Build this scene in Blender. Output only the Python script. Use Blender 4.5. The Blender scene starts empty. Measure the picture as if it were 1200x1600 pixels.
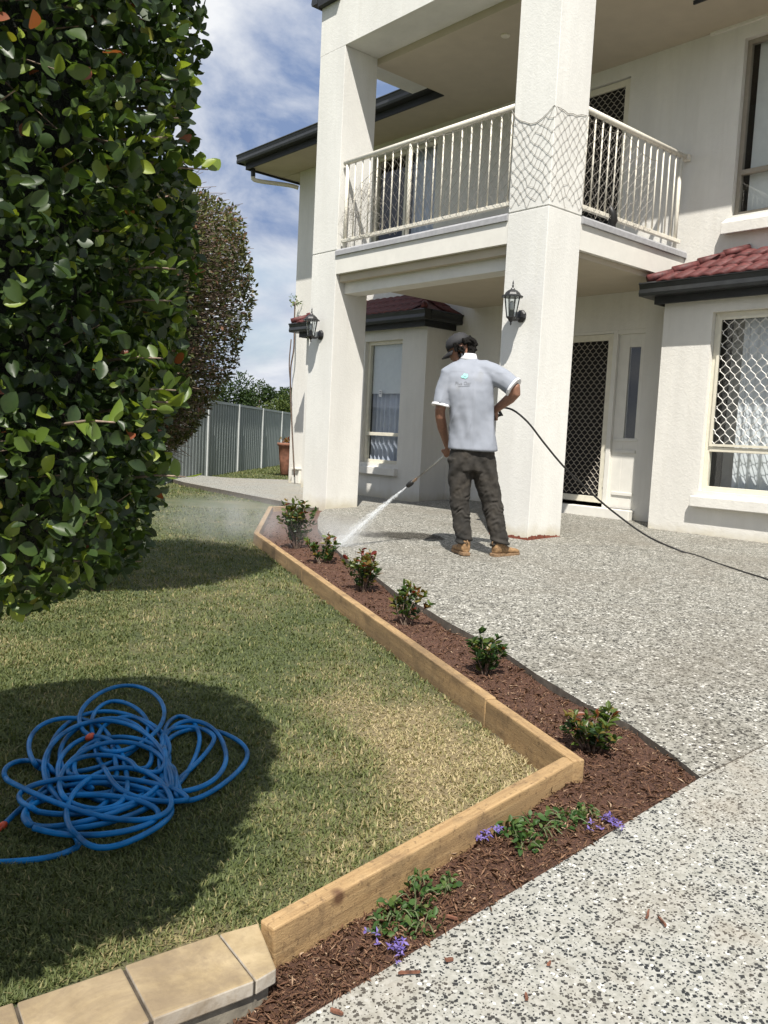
import bpy, bmesh, math, random
import numpy as np
from mathutils import Vector, Matrix
from mathutils.bvhtree import BVHTree
random.seed(7); rng = np.random.default_rng(7)
S = bpy.context.scene
COL = S.collection

# ------------------------------------------------------------------ camera
F_PX, CAM_H = 1324.06, 0.93
def _rot(p, r, y):
    cp, sp, cr, sr, cy, sy = math.cos(p), math.sin(p), math.cos(r), math.sin(r), math.cos(y), math.sin(y)
    base = np.array([[1, 0, 0], [0, 0, 1], [0, -1, 0]], float)
    return (np.array([[cy, -sy, 0], [sy, cy, 0], [0, 0, 1]]) @ np.array([[1, 0, 0], [0, cp, -sp], [0, sp, cp]])
            @ base @ np.array([[cr, -sr, 0], [sr, cr, 0], [0, 0, 1]]))
YAW = 0.84713573
RM = _rot(-0.08981559, -0.0490854, YAW)
CAM = np.array([0.0, 0.0, CAM_H])
cd = bpy.data.cameras.new('camera'); cam = bpy.data.objects.new('camera', cd); COL.objects.link(cam)
m3 = RM @ np.diag([1, -1, -1])
cam.matrix_world = Matrix([list(m3[0]) + [0], list(m3[1]) + [0], list(m3[2]) + [CAM_H], [0, 0, 0, 1]])
cd.sensor_fit = 'AUTO'; cd.sensor_width = 36; cd.lens = F_PX / 1600 * 36
cd.clip_start = 0.02; cd.clip_end = 2000
S.camera = cam

# ------------------------------------------------------------------ world, sun, exposure
SUN = Vector((-1.06, 1.0, -2.20)).normalized()          # the way the light travels
EL = math.asin(-SUN.z); AZ = math.atan2(-SUN.x, -SUN.y)
W = bpy.data.worlds.new('World'); S.world = W; W.use_nodes = True
nt = W.node_tree; nt.nodes.clear()
def wn(t, **k):
    n = nt.nodes.new(t)
    for a, b in k.items(): setattr(n, a, b)
    return n
out = wn('ShaderNodeOutputWorld'); sky = wn('ShaderNodeTexSky', sky_type='NISHITA', sun_disc=False)
sky.sun_elevation = EL; sky.sun_rotation = AZ; sky.air_density = 1.0; sky.dust_density = 0.6
bg = wn('ShaderNodeBackground'); bg.inputs[1].default_value = 0.075
nt.links.new(sky.outputs[0], bg.inputs[0])
tc = wn('ShaderNodeTexCoord'); mp = wn('ShaderNodeMapping'); mp.inputs['Scale'].default_value = (1, 1, 2.0); mp.inputs['Location'].default_value = (0.62, 0.15, 0.45)
nt.links.new(tc.outputs['Generated'], mp.inputs[0])
n1 = wn('ShaderNodeTexNoise'); n1.inputs['Scale'].default_value = 2.6; n1.inputs['Detail'].default_value = 7; n1.inputs['Roughness'].default_value = 0.52
n2 = wn('ShaderNodeTexNoise'); n2.inputs['Scale'].default_value = 3.4; n2.inputs['Detail'].default_value = 10; n2.inputs['Roughness'].default_value = 0.58; n2.inputs['Distortion'].default_value = 0.4
nt.links.new(mp.outputs[0], n1.inputs[0]); nt.links.new(mp.outputs[0], n2.inputs[0])
r1 = wn('ShaderNodeValToRGB'); r1.color_ramp.elements[0].position = 0.30; r1.color_ramp.elements[1].position = 0.46
nt.links.new(n1.outputs[0], r1.inputs[0])
r2 = wn('ShaderNodeValToRGB')
r2.color_ramp.elements[0].position = 0.37; r2.color_ramp.elements[0].color = (0.25, 0.35, 0.58, 1)
r2.color_ramp.elements[1].position = 0.60; r2.color_ramp.elements[1].color = (1.0, 1.02, 1.05, 1)
nt.links.new(n2.outputs[0], r2.inputs[0])
bg2 = wn('ShaderNodeBackground'); bg2.inputs[1].default_value = 0.64; nt.links.new(r2.outputs[0], bg2.inputs[0])
mx = wn('ShaderNodeMixShader'); nt.links.new(r1.outputs[0], mx.inputs[0]); nt.links.new(bg.outputs[0], mx.inputs[1]); nt.links.new(bg2.outputs[0], mx.inputs[2])
nt.links.new(mx.outputs[0], out.inputs[0])
sl = bpy.data.lights.new('sun', 'SUN'); sl.energy = 5.0; sl.angle = math.radians(0.53); sl.color = (1.0, 0.955, 0.88)
so = bpy.data.objects.new('sun', sl); COL.objects.link(so); so.rotation_euler = SUN.to_track_quat('-Z', 'Y').to_euler(); so.location = (3, -3, 9)
S.view_settings.view_transform = 'Standard'; S.view_settings.look = 'None'; S.view_settings.gamma = 1; S.view_settings.use_curve_mapping = False
S.view_settings.exposure = 0.52
S.render.engine = 'CYCLES'
S.cycles.use_denoising = True
S.cycles.max_bounces = 7; S.cycles.diffuse_bounces = 3; S.cycles.glossy_bounces = 3; S.cycles.transmission_bounces = 4; S.cycles.transparent_max_bounces = 12
S.cycles.volume_bounces = 1; S.cycles.caustics_reflective = False; S.cycles.caustics_refractive = False

# ------------------------------------------------------------------ pixel helpers (photo pixels, 1200 x 1600)
def ray(u, v): return RM @ np.array([(u - 600) / F_PX, (v - 800) / F_PX, 1.0])
def onz(u, v, z): d = ray(u, v); return CAM + (z - CAM_H) / d[2] * d
def ony(u, v, y): d = ray(u, v); return CAM + y / d[1] * d
def onx(u, v, x): d = ray(u, v); return CAM + x / d[0] * d
FWD = np.array([-math.sin(YAW), math.cos(YAW), 0.0]); RGT = np.array([math.cos(YAW), math.sin(YAW), 0.0])
def cf(l, d, z): return np.array([0, 0, z]) + l * RGT + d * FWD          # metres right of / ahead of the camera
def on(u, v, zf):                                                          # on a height function zf(x, y)
    d = ray(u, v); t = 1.0
    z = -0.1
    for _ in range(25):
        P = CAM + (z - CAM_H) / d[2] * d; z = 0.5 * z + 0.5 * zf(P[0], P[1])
    return CAM + (z - CAM_H) / d[2] * d
def z_patio(x, y): return 0.038 * (y - 6.3) if y > 6.3 else 0.025 * (y - 6.3)
def z_drive(x, y): return z_patio(x, y) if y > 2.5 else z_patio(x, 2.5) - 0.085 * (2.5 - y)
def z_lawn(x, y):
    s = FWD[0] * x + FWD[1] * y
    return -0.203 + 0.0135 * min(s, 9.5) + 0.004 * max(0, min(s - 9.5, 9))
def z_mulch(x, y):
    k = min(1, max(0, (-1.26 - x) / 0.7)) if y < 2.6 else min(1, max(0, (-1.26 - x) / 0.5))
    return z_drive(x, y) - 0.008 - 0.026 * k

# ------------------------------------------------------------------ mesh builder
class MB:
    def __init__(s): s.v = []; s.f = []
    def quad(s, a, b, c, d):
        n = len(s.v); s.v += [tuple(a), tuple(b), tuple(c), tuple(d)]; s.f.append((n, n + 1, n + 2, n + 3)); return s
    def box(s, lo, hi, M=None):
        (x0, y0, z0), (x1, y1, z1) = lo, hi
        vs = [(x0, y0, z0), (x1, y0, z0), (x1, y1, z0), (x0, y1, z0), (x0, y0, z1), (x1, y0, z1), (x1, y1, z1), (x0, y1, z1)]
        if M is not None: vs = [tuple(M @ Vector(v)) for v in vs]
        n = len(s.v); s.v += vs
        s.f += [tuple(n + i for i in q) for q in ((0, 3, 2, 1), (4, 5, 6, 7), (0, 1, 5, 4), (1, 2, 6, 5), (2, 3, 7, 6), (3, 0, 4, 7))]
        return s
    def prism(s, poly, z0, z1):
        n = len(s.v); k = len(poly)
        s.v += [(p[0], p[1], z0 if not callable(z0) else z0(p[0], p[1])) for p in poly] + [(p[0], p[1], z1 if not callable(z1) else z1(p[0], p[1])) for p in poly]
        for i in range(k): j = (i + 1) % k; s.f.append((n + i, n + j, n + k + j, n + k + i))
        s.f.append(tuple(n + i for i in reversed(range(k)))); s.f.append(tuple(n + k + i for i in range(k)))
        return s
    def extrude(s, prof, a, b, up=(0, 0, 1), side=None):
        # prof: list of (u, v): u along side, v along up, swept from a to b
        a = np.array(a, float); b = np.array(b, float); t = b - a; t /= np.linalg.norm(t); up = np.array(up, float)
        sd = np.cross(t, up) if side is None else np.array(side, float); sd = sd / np.linalg.norm(sd)
        n = len(s.v); k = len(prof)
        for P in (a, b):
            for u, v in prof: s.v.append(tuple(P + u * sd + v * up))
        for i in range(k): j = (i + 1) % k; s.f.append((n + i, n + j, n + k + j, n + k + i))
        s.f.append(tuple(n + i for i in reversed(range(k)))); s.f.append(tuple(n + k + i for i in range(k)))
        return s
    def tube(s, path, r, k=6, cap=True):
        path = [np.array(p, float) for p in path]; m = len(path); n = len(s.v)
        rs = r if hasattr(r, '__len__') else [r] * m
        ref = np.array([0.0, 0, 1.0])
        pv = None
        for i, P in enumerate(path):
            t = path[min(i + 1, m - 1)] - path[max(i - 1, 0)]; L = np.linalg.norm(t); t = t / L if L > 1e-9 else np.array([0, 0, 1.0])
            if pv is None:
                a = np.cross(t, ref)
                if np.linalg.norm(a) < 1e-3: a = np.cross(t, np.array([1.0, 0, 0]))
            else: a = pv - t * np.dot(pv, t)
            a = a / (np.linalg.norm(a) + 1e-12); pv = a; b = np.cross(t, a)
            for j in range(k):
                th = 2 * math.pi * j / k; s.v.append(tuple(P + rs[i] * (math.cos(th) * a + math.sin(th) * b)))
        for i in range(m - 1):
            for j in range(k):
                j2 = (j + 1) % k; s.f.append((n + i * k + j, n + i * k + j2, n + (i + 1) * k + j2, n + (i + 1) * k + j))
        if cap:
            s.f.append(tuple(n + j for j in reversed(range(k)))); s.f.append(tuple(n + (m - 1) * k + j for j in range(k)))
        return s
    def lathe(s, prof, c, k=12, M=None):
        n = len(s.v); m = len(prof)
        for r, z in prof:
            for j in range(k):
                th = 2 * math.pi * (j + 0.5) / k; p = Vector((c[0] + r * math.cos(th), c[1] + r * math.sin(th), c[2] + z))
                if M is not None: p = M @ p
                s.v.append(tuple(p))
        for i in range(m - 1):
            for j in range(k):
                j2 = (j + 1) % k; s.f.append((n + i * k + j, n + i * k + j2, n + (i + 1) * k + j2, n + (i + 1) * k + j))
        s.f.append(tuple(n + j for j in reversed(range(k)))); s.f.append(tuple(n + (m - 1) * k + j for j in range(k)))
        return s
    def loft(s, secs, k=20, cap=True):
        # secs: (centre, axis_a, axis_b) vectors with their radii, super-elliptic
        n = len(s.v); m = len(secs)
        for c, a, b in secs:
            c = np.array(c, float); a = np.array(a, float); b = np.array(b, float)
            for j in range(k):
                th = 2 * math.pi * j / k; ct, st = math.cos(th), math.sin(th)
                e = 0.86
                s.v.append(tuple(c + a * math.copysign(abs(ct) ** e, ct) + b * math.copysign(abs(st) ** e, st)))
        for i in range(m - 1):
            for j in range(k):
                j2 = (j + 1) % k; s.f.append((n + i * k + j, n + i * k + j2, n + (i + 1) * k + j2, n + (i + 1) * k + j))
        if cap:
            s.f.append(tuple(n + j for j in reversed(range(k)))); s.f.append(tuple(n + (m - 1) * k + j for j in range(k)))
        return s
    def mesh(s, name):
        me = bpy.data.meshes.new(name); me.from_pydata(s.v, [], s.f); me.update(); return me
    def build(s, name, mat, parent=None, smooth=False, bevel=0, fix=True):
        me = s.mesh(name)
        if fix:
            b = bmesh.new(); b.from_mesh(me); bmesh.ops.recalc_face_normals(b, faces=b.faces); b.to_mesh(me); b.free()
        o = link(name, me, mat, parent)
        if smooth:
            for p in me.polygons: p.use_smooth = True
        if bevel:
            md = o.modifiers.new('bevel', 'BEVEL'); md.width = bevel; md.segments = 2; md.limit_method = 'ANGLE'
        return o
def link(name, me, mat, parent=None):
    o = bpy.data.objects.new(name, me); COL.objects.link(o)
    if mat is not None and len(me.materials) == 0: me.materials.append(mat)
    if parent is not None: o.parent = parent
    return o
def empty(name, label, cat, loc=(0, 0, 0), group=None):
    o = bpy.data.objects.new(name, None); COL.objects.link(o); o.location = loc; o.empty_display_size = 0.1
    return tag(o, label, cat, group)
def tag(o, label=None, cat=None, group=None, kind=None):
    for k, v in (('label', label), ('category', cat), ('group', group), ('kind', kind)):
        if v: o[k] = v
    return o
def rebase(o, base):
    """children were built in world space: move the Empty to the base and keep them in place"""
    o.location = base
    for c in o.children: c.matrix_parent_inverse = Matrix.Translation(-Vector(base))
def catmull(P, n=8, closed=False):
    P = [np.array(p, float) for p in P]; m = len(P); R_ = []
    rg = range(m) if closed else range(m - 1)
    for i in rg:
        if closed: p0, p1, p2, p3 = P[i - 1], P[i], P[(i + 1) % m], P[(i + 2) % m]
        else: p0, p1, p2, p3 = P[max(i - 1, 0)], P[i], P[i + 1], P[min(i + 2, m - 1)]
        for q in range(n):
            t = q / n
            R_.append(0.5 * ((2 * p1) + (-p0 + p2) * t + (2 * p0 - 5 * p1 + 4 * p2 - p3) * t * t + (-p0 + 3 * p1 - 3 * p2 + p3) * t ** 3))
    if not closed: R_.append(P[-1])
    return R_
def inpoly(x, y, poly):
    x = np.asarray(x, float); y = np.asarray(y, float); c = np.zeros(x.shape, bool); n = len(poly)
    for i in range(n):
        x1, y1 = poly[i][0], poly[i][1]; x2, y2 = poly[i - 1][0], poly[i - 1][1]
        hit = ((y1 > y) != (y2 > y)) & (x < (x2 - x1) * (y - y1) / (y2 - y1 + 1e-12) + x1)
        c ^= hit
    return c
def vnoise(x, y, sc, seed=0):
    x = np.asarray(x) * sc; y = np.asarray(y) * sc
    xi = np.floor(x).astype(int); yi = np.floor(y).astype(int); fx = x - xi; fy = y - yi
    fx = fx * fx * (3 - 2 * fx); fy = fy * fy * (3 - 2 * fy)
    def h(a, b):
        n = (a * 374761393 + b * 668265263 + seed * 144665) & 0x7fffffff
        n = ((n ^ (n >> 13)) * 1274126177) & 0x7fffffff
        return ((n ^ (n >> 16)) & 0xffff) / 65535.0
    return (h(xi, yi) * (1 - fx) + h(xi + 1, yi) * fx) * (1 - fy) + (h(xi, yi + 1) * (1 - fx) + h(xi + 1, yi + 1) * fx) * fy

# ------------------------------------------------------------------ materials
M = {}
class NB:
    def __init__(s, name):
        s.m = bpy.data.materials.new(name); s.m.use_nodes = True; s.t = s.m.node_tree; s.t.nodes.clear()
        s.out = s.n('ShaderNodeOutputMaterial'); s.b = s.n('ShaderNodeBsdfPrincipled'); s.l(s.b.outputs[0], s.out.inputs[0]); M[name] = s.m
    def n(s, t, **k):
        x = s.t.nodes.new(t)
        for a, b in k.items(): setattr(x, a, b)
        return x
    def l(s, a, b): s.t.links.new(a, b)
    def set(s, **k):
        for a, b in k.items(): s.b.inputs[a.replace('_', ' ')].default_value = b
        return s
    def pos(s, scale=(1, 1, 1)):
        g = s.n('ShaderNodeNewGeometry'); mp = s.n('ShaderNodeMapping'); mp.inputs['Scale'].default_value = scale
        s.l(g.outputs['Position'], mp.inputs[0]); return mp.outputs[0]
    def noise(s, vec, sc, det=4, rough=0.55, dist=0):
        x = s.n('ShaderNodeTexNoise'); x.inputs['Scale'].default_value = sc; x.inputs['Detail'].default_value = det
        x.inputs['Roughness'].default_value = rough; x.inputs['Distortion'].default_value = dist; s.l(vec, x.inputs['Vector']); return x.outputs[0]
    def vor(s, vec, sc, feat='F1', rand=1.0):
        x = s.n('ShaderNodeTexVoronoi', feature=feat); x.inputs['Scale'].default_value = sc; x.inputs['Randomness'].default_value = rand
        s.l(vec, x.inputs['Vector']); return x
    def ramp(s, fac, *stops, interp='LINEAR'):
        x = s.n('ShaderNodeValToRGB'); cr = x.color_ramp; cr.interpolation = interp
        while len(cr.elements) < len(stops): cr.elements.new(0.5)
        for e, (p, c) in zip(cr.elements, stops): e.position = p; e.color = tuple(c) + (1,) if len(c) == 3 else c
        s.l(fac, x.inputs[0]); return x.outputs[0]
    def mix(s, fac, a, b, mode='MIX'):
        x = s.n('ShaderNodeMix', data_type='RGBA', blend_type=mode)
        for sock, v in ((x.inputs[0], fac), (x.inputs[6], a), (x.inputs[7], b)):
            if isinstance(v, (int, float)): sock.default_value = v
            elif isinstance(v, (tuple, list)): sock.default_value = tuple(v) + (1,)
            else: s.l(v, sock)
        return x.outputs[2]
    def math(s, op, a, b=0.0, clamp=False):
        x = s.n('ShaderNodeMath', operation=op, use_clamp=clamp)
        for sock, v in ((x.inputs[0], a), (x.inputs[1], b)):
            if isinstance(v, (int, float)): sock.default_value = v
            else: s.l(v, sock)
        return x.outputs[0]
    def bump(s, h, strength=0.3, dist=0.01, prev=None):
        x = s.n('ShaderNodeBump'); x.inputs['Strength'].default_value = strength; x.inputs['Distance'].default_value = dist
        s.l(h, x.inputs['Height'])
        if prev is not None: s.l(prev, x.inputs['Normal'])
        s.l(x.outputs[0], s.b.inputs['Normal']); return x.outputs[0]
    def col(s, c):
        if isinstance(c, tuple): s.b.inputs['Base Color'].default_value = tuple(c) + (1,)
        else: s.l(c, s.b.inputs['Base Color'])
        return s
    def attr(s, name='tint'):
        x = s.n('ShaderNodeAttribute'); x.attribute_name = name; return x
def simple(name, c, rough=0.5, metal=0.0, nsc=40, var=0.08, bump=0.0, bdist=0.002, spec=0.5):
    b = NB(name); b.set(Roughness=rough, Metallic=metal); b.b.inputs['Specular IOR Level'].default_value = spec
    p = b.pos(); n = b.noise(p, nsc, 5); lo = tuple(x * (1 - var * 2) for x in c); hi = tuple(min(1, x * (1 + var)) for x in c)
    b.col(b.ramp(n, (0.3, lo), (0.7, hi)))
    if bump: b.bump(n, bump, bdist)
    return b.m
def stucco(name, c, streak=False, sc=70, strength=0.5):
    b = NB(name); b.set(Roughness=0.85); p = b.pos()
    d = b.noise(b.pos((1, 1, 0.25)), 2.2, 5, 0.6); e = b.noise(p, 9, 4)
    base = b.ramp(d, (0.3, tuple(x * 0.84 for x in c)), (0.66, c))
    base = b.mix(b.ramp(b.noise(b.pos((1, 1, 0.06)), 14, 4, 0.6), (0.52, (0, 0, 0)), (0.72, (0.16, 0.16, 0.16))), base, tuple(x * q for x, q in zip(c, (0.70, 0.68, 0.62))))
    base = b.mix(b.ramp(e, (0.45, (0, 0, 0)), (0.75, (0.35, 0.35, 0.35))), base, tuple(x * 0.86 for x in c))
    zg = b.n('ShaderNodeSeparateXYZ'); b.l(p, zg.inputs[0])
    low = b.ramp(b.math('ADD', zg.outputs[2], b.math('MULTIPLY', b.noise(p, 6, 4), 0.18)), (0.12, (0.75, 0.75, 0.75)), (0.25, (0, 0, 0)))
    base = b.mix(low, base, (0.50, 0.45, 0.33))
    b.col(base)
    n1_ = b.noise(b.pos((1, 1, 0.35) if streak else (1, 1, 1)), sc, 4, 0.6, 0.6)
    n2_ = b.noise(p, sc * 0.32, 3, 0.5, 1.0)
    h = b.math('ADD', b.math('MULTIPLY', n1_, 0.6), b.ramp(n2_, (0.42, (0, 0, 0)), (0.62, (1, 1, 1))))
    b.bump(h, strength, 0.006); return b.m
CREAM = (0.74, 0.72, 0.665)
stucco('render_wall', CREAM, sc=80, strength=0.15)
stucco('render_column', (0.755, 0.745, 0.70), streak=True, sc=110, strength=0.14)
simple('painted_board', (0.72, 0.70, 0.64), 0.6, nsc=8, var=0.03)
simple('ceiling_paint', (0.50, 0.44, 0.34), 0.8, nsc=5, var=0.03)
simple('frame_bronze', (0.30, 0.265, 0.21), 0.4, nsc=15, var=0.05)
simple('frame_cream', (0.70, 0.66, 0.54), 0.4, nsc=15, var=0.04)
simple('rail_cream', (0.74, 0.70, 0.60), 0.4, nsc=30, var=0.06)
simple('gutter_black', (0.022, 0.024, 0.025), 0.42, nsc=12, var=0.15)
simple('fascia_black', (0.016, 0.017, 0.017), 0.55, nsc=12, var=0.15)
simple('trim_grey', (0.36, 0.36, 0.37), 0.5, nsc=20, var=0.08)
simple('iron_black', (0.018, 0.018, 0.019), 0.42, nsc=60, var=0.2, bump=0.15)
simple('roof_red', (0.125, 0.032, 0.030), 0.62, nsc=22, var=0.32, bump=0.15, bdist=0.004)
simple('grille_white', (0.74, 0.72, 0.67), 0.4, nsc=30, var=0.05)
simple('grille_dull', (0.36, 0.32, 0.26), 0.5, nsc=30, var=0.06)
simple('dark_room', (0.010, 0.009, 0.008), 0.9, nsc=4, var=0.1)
simple('curtain', (0.58, 0.61, 0.70), 0.9, nsc=12, var=0.06)
simple('blind', (0.78, 0.78, 0.75), 0.8, nsc=12, var=0.03)
simple('sheer', (0.72, 0.73, 0.74), 0.9, nsc=8, var=0.06)
simple('wire', (0.33, 0.30, 0.26), 0.6, nsc=50, var=0.2)
simple('terracotta', (0.23, 0.10, 0.06), 0.8, nsc=14, var=0.2, bump=0.2)
simple('fence_steel', (0.27, 0.305, 0.30), 0.5, nsc=3, var=0.05)
simple('fence_post', (0.50, 0.52, 0.51), 0.5, nsc=3, var=0.05)
simple('primer_red', (0.20, 0.055, 0.03), 0.8, nsc=40, var=0.25, bump=0.3)
simple('hose_blue', (0.002, 0.155, 0.40), 0.42, nsc=9, var=0.30, spec=0.3)
simple('orange_plastic', (0.55, 0.07, 0.02), 0.4, nsc=25, var=0.1)
simple('rubber_black', (0.014, 0.013, 0.012), 0.5, nsc=60, var=0.15)
simple('steel', (0.55, 0.55, 0.53), 0.28, 1.0, nsc=60, var=0.08)
simple('brass', (0.45, 0.34, 0.25), 0.4, 1.0, nsc=60, var=0.08)
simple('bark', (0.14, 0.10, 0.075), 0.9, nsc=45, var=0.3, bump=0.6, bdist=0.006)
simple('twig', (0.27, 0.20, 0.15), 0.85, nsc=70, var=0.35)
simple('skin', (0.27, 0.135, 0.085), 0.5, nsc=60, var=0.10, bump=0.08)
simple('hair', (0.008, 0.007, 0.006), 0.85, nsc=120, var=0.3, bump=0.6, bdist=0.006, spec=0.15)
simple('cap_fabric', (0.020, 0.020, 0.022), 0.75, nsc=160, var=0.2, bump=0.2)
simple('white_print', (0.75, 0.75, 0.75), 0.6, nsc=40, var=0.03)
simple('teal_print', (0.30, 0.66, 0.58), 0.7, nsc=40, var=0.05)
simple('grey_print', (0.20, 0.21, 0.23), 0.7, nsc=40, var=0.05)
simple('boot_leather', (0.30, 0.18, 0.085), 0.75, nsc=50, var=0.25, bump=0.35)
simple('boot_sole', (0.24, 0.15, 0.08), 0.85, nsc=50, var=0.2, bump=0.3)
simple('concrete_edge', (0.13, 0.112, 0.09), 0.9, nsc=30, var=0.2, bump=0.4, bdist=0.004)
simple('mortar', (0.22, 0.195, 0.15), 0.95, nsc=22, var=0.25, bump=0.6, bdist=0.008)
simple('joint_dirt', (0.07, 0.055, 0.038), 0.95, nsc=40, var=0.3, bump=0.5)
simple('light_bulb', (0.75, 0.74, 0.70), 0.3, nsc=20, var=0.03)
simple('shirt_trim', (0.80, 0.80, 0.82), 0.8, nsc=60, var=0.04)

b = NB('glass'); b.b.inputs['Base Color'].default_value = (1, 1, 1, 1)
gl = b.n('ShaderNodeBsdfGlossy'); gl.inputs['Roughness'].default_value = 0.015; tr = b.n('ShaderNodeBsdfTransparent'); tr.inputs[0].default_value = (0.90, 0.93, 0.94, 1)
fr = b.n('ShaderNodeLayerWeight'); fr.inputs[0].default_value = 0.5; mxs = b.n('ShaderNodeMixShader')
b.l(b.math('ADD', b.math('MULTIPLY', b.math('POWER', fr.outputs['Facing'], 4.0), 0.85), 0.075, True), mxs.inputs[0]); b.l(tr.outputs[0], mxs.inputs[1]); b.l(gl.outputs[0], mxs.inputs[2]); b.l(mxs.outputs[0], b.out.inputs[0])
b.t.nodes.remove(b.b)

def aggregate(name, matrix_lo, matrix_hi, sc, p_black, p_white, black, white, stain, blotch):
    b = NB(name); b.set(Roughness=0.7); p = b.pos()
    dv = b.n('ShaderNodeTexNoise'); dv.inputs['Scale'].default_value = sc * 0.9; dv.inputs['Detail'].default_value = 2; b.l(p, dv.inputs['Vector'])
    add = b.n('ShaderNodeVectorMath', operation='MULTIPLY_ADD'); b.l(dv.outputs['Color'], add.inputs[0]); add.inputs[1].default_value = (0.9 / sc,) * 3; b.l(p, add.inputs[2])
    vv = add.outputs[0]
    base = b.ramp(b.noise(p, 60, 6, 0.65), (0.32, matrix_lo), (0.62, matrix_hi))
    for k, (s_, pr, c, rad) in enumerate(((sc, p_black, black, 0.80), (sc * 0.8, p_white, white, 0.42), (sc * 1.6, p_black * 0.62, black, 0.74))):
        v = b.vor(vv, s_)
        if k != 1: v.distance = 'MANHATTAN'
        sep = b.n('ShaderNodeSeparateColor'); b.l(v.outputs['Color'], sep.inputs[0])
        pick = b.math('LESS_THAN', sep.outputs[0], pr)
        ins = b.math('LESS_THAN', v.outputs['Distance'], b.math('MULTIPLY_ADD', sep.outputs[1], rad * 0.6) if False else b.math('ADD', b.math('MULTIPLY', sep.outputs[1], rad * 0.6), rad * 0.42))
        cc = b.mix(sep.outputs[2], tuple(x * 0.7 for x in c), tuple(min(1, x * 1.35) for x in c))
        base = b.mix(b.math('MULTIPLY', pick, ins), base, cc)
    base = b.mix(1.0, base, b.ramp(b.noise(p, sc * 0.32, 4, 0.7), (0.36, (1 - blotch, 1 - blotch, 0.97 - blotch)), (0.62, (1 + blotch * .4,) * 3)), 'MULTIPLY')
    st = b.noise(p, 0.9, 6, 0.65, 0.6); st2 = b.noise(p, 4.5, 5, 0.65, 0.4)
    base = b.mix(b.ramp(st, (0.44, (0, 0, 0)), (0.62, (0.7, 0.7, 0.7))), base, b.mix(0.5, base, stain))
    base = b.mix(b.ramp(st2, (0.54, (0, 0, 0)), (0.70, (0.5, 0.5, 0.5))), base, b.mix(0.5, base, stain))
    b.col(base); b.bump(b.noise(p, sc * 1.2, 3), 0.25, 0.003); return b.m
aggregate('drive_aggregate', (0.235, 0.232, 0.205), (0.37, 0.364, 0.33), 98, 0.62, 0.30, (0.016, 0.018, 0.019), (0.50, 0.50, 0.47), (0.26, 0.21, 0.15), 0.12)
aggregate('patio_aggregate', (0.205, 0.196, 0.170), (0.34, 0.33, 0.29), 66, 0.76, 0.58, (0.020, 0.019, 0.017), (0.60, 0.585, 0.535), (0.15, 0.13, 0.10), 0.38)

b = NB('lawn_soil'); b.set(Roughness=0.95); p = b.pos(); a = b.attr()
n = b.noise(p, 90, 5, 0.7); n_ = b.noise(p, 12, 4)
g = b.ramp(n, (0.3, (0.030, 0.040, 0.014)), (0.7, (0.10, 0.125, 0.045)))
dr = b.ramp(n, (0.3, (0.12, 0.09, 0.045)), (0.7, (0.34, 0.27, 0.15)))
b.col(b.mix(b.math('MULTIPLY', a.outputs['Fac'], 1.0, True), g, dr)); b.bump(b.math('ADD', n, n_), 0.8, 0.02)

def foliage(name, stops, rough=0.4, trans=0.35, spec=0.5):
    b = NB(name); b.set(Roughness=rough); b.b.inputs['Specular IOR Level'].default_value = spec
    a = b.attr(); c = b.ramp(a.outputs['Fac'], *stops)
    c = b.mix(b.ramp(b.noise(b.pos(), 160, 3), (0.4, (0, 0, 0)), (0.8, (0.3, 0.3, 0.3))), c, b.mix(0.5, c, (0.10, 0.12, 0.03)))
    b.col(c)
    tl = b.n('ShaderNodeBsdfTranslucent'); b.l(b.mix(1.0, c, (1.5, 1.55, 0.7), 'MULTIPLY'), tl.inputs[0])
    ms = b.n('ShaderNodeMixShader'); ms.inputs[0].default_value = trans; b.l(b.b.outputs[0], ms.inputs[1]); b.l(tl.outputs[0], ms.inputs[2]); b.l(ms.outputs[0], b.out.inputs[0])
    return b.m
foliage('grass_blade', ((0.0, (0.082, 0.105, 0.034)), (0.35, (0.160, 0.178, 0.066)), (0.6, (0.28, 0.245, 0.115)), (0.8, (0.32, 0.26, 0.135)), (1.0, (0.46, 0.38, 0.22))), 0.6, 0.25, 0.3)
foliage('hedge_leaf', ((0.0, (0.014, 0.030, 0.010)), (0.45, (0.036, 0.066, 0.018)), (0.75, (0.095, 0.15, 0.026)), (0.93, (0.24, 0.30, 0.040)), (1.0, (0.22, 0.065, 0.03))), 0.40, 0.30, 0.4)
foliage('hedge_small_leaf', ((0.0, (0.028, 0.034, 0.013)), (0.5, (0.075, 0.085, 0.028)), (0.78, (0.16, 0.16, 0.055)), (0.86, (0.13, 0.065, 0.04)), (1.0, (0.19, 0.10, 0.07))), 0.5, 0.2, 0.3)
foliage('shrub_leaf', ((0.0, (0.012, 0.034, 0.014)), (0.4, (0.032, 0.070, 0.020)), (0.65, (0.10, 0.14, 0.030)), (0.82, (0.22, 0.13, 0.035)), (1.0, (0.16, 0.022, 0.018))), 0.4, 0.3, 0.4)
foliage('tree_leaf', ((0.0, (0.018, 0.036, 0.014)), (0.5, (0.040, 0.068, 0.020)), (1.0, (0.10, 0.125, 0.035))), 0.6, 0.25, 0.2)
foliage('ground_leaf', ((0.0, (0.020, 0.060, 0.016)), (0.5, (0.060, 0.120, 0.030)), (1.0, (0.16, 0.19, 0.06))), 0.5, 0.3, 0.3)
foliage('petal', ((0.0, (0.12, 0.085, 0.33)), (1.0, (0.25, 0.19, 0.50))), 0.6, 0.3, 0.2)
foliage('mulch_chip', ((0.0, (0.050, 0.025, 0.017)), (0.40, (0.125, 0.064, 0.040)), (0.72, (0.22, 0.128, 0.080)), (1.0, (0.48, 0.36, 0.25))), 0.85, 0.02, 0.15)
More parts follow.
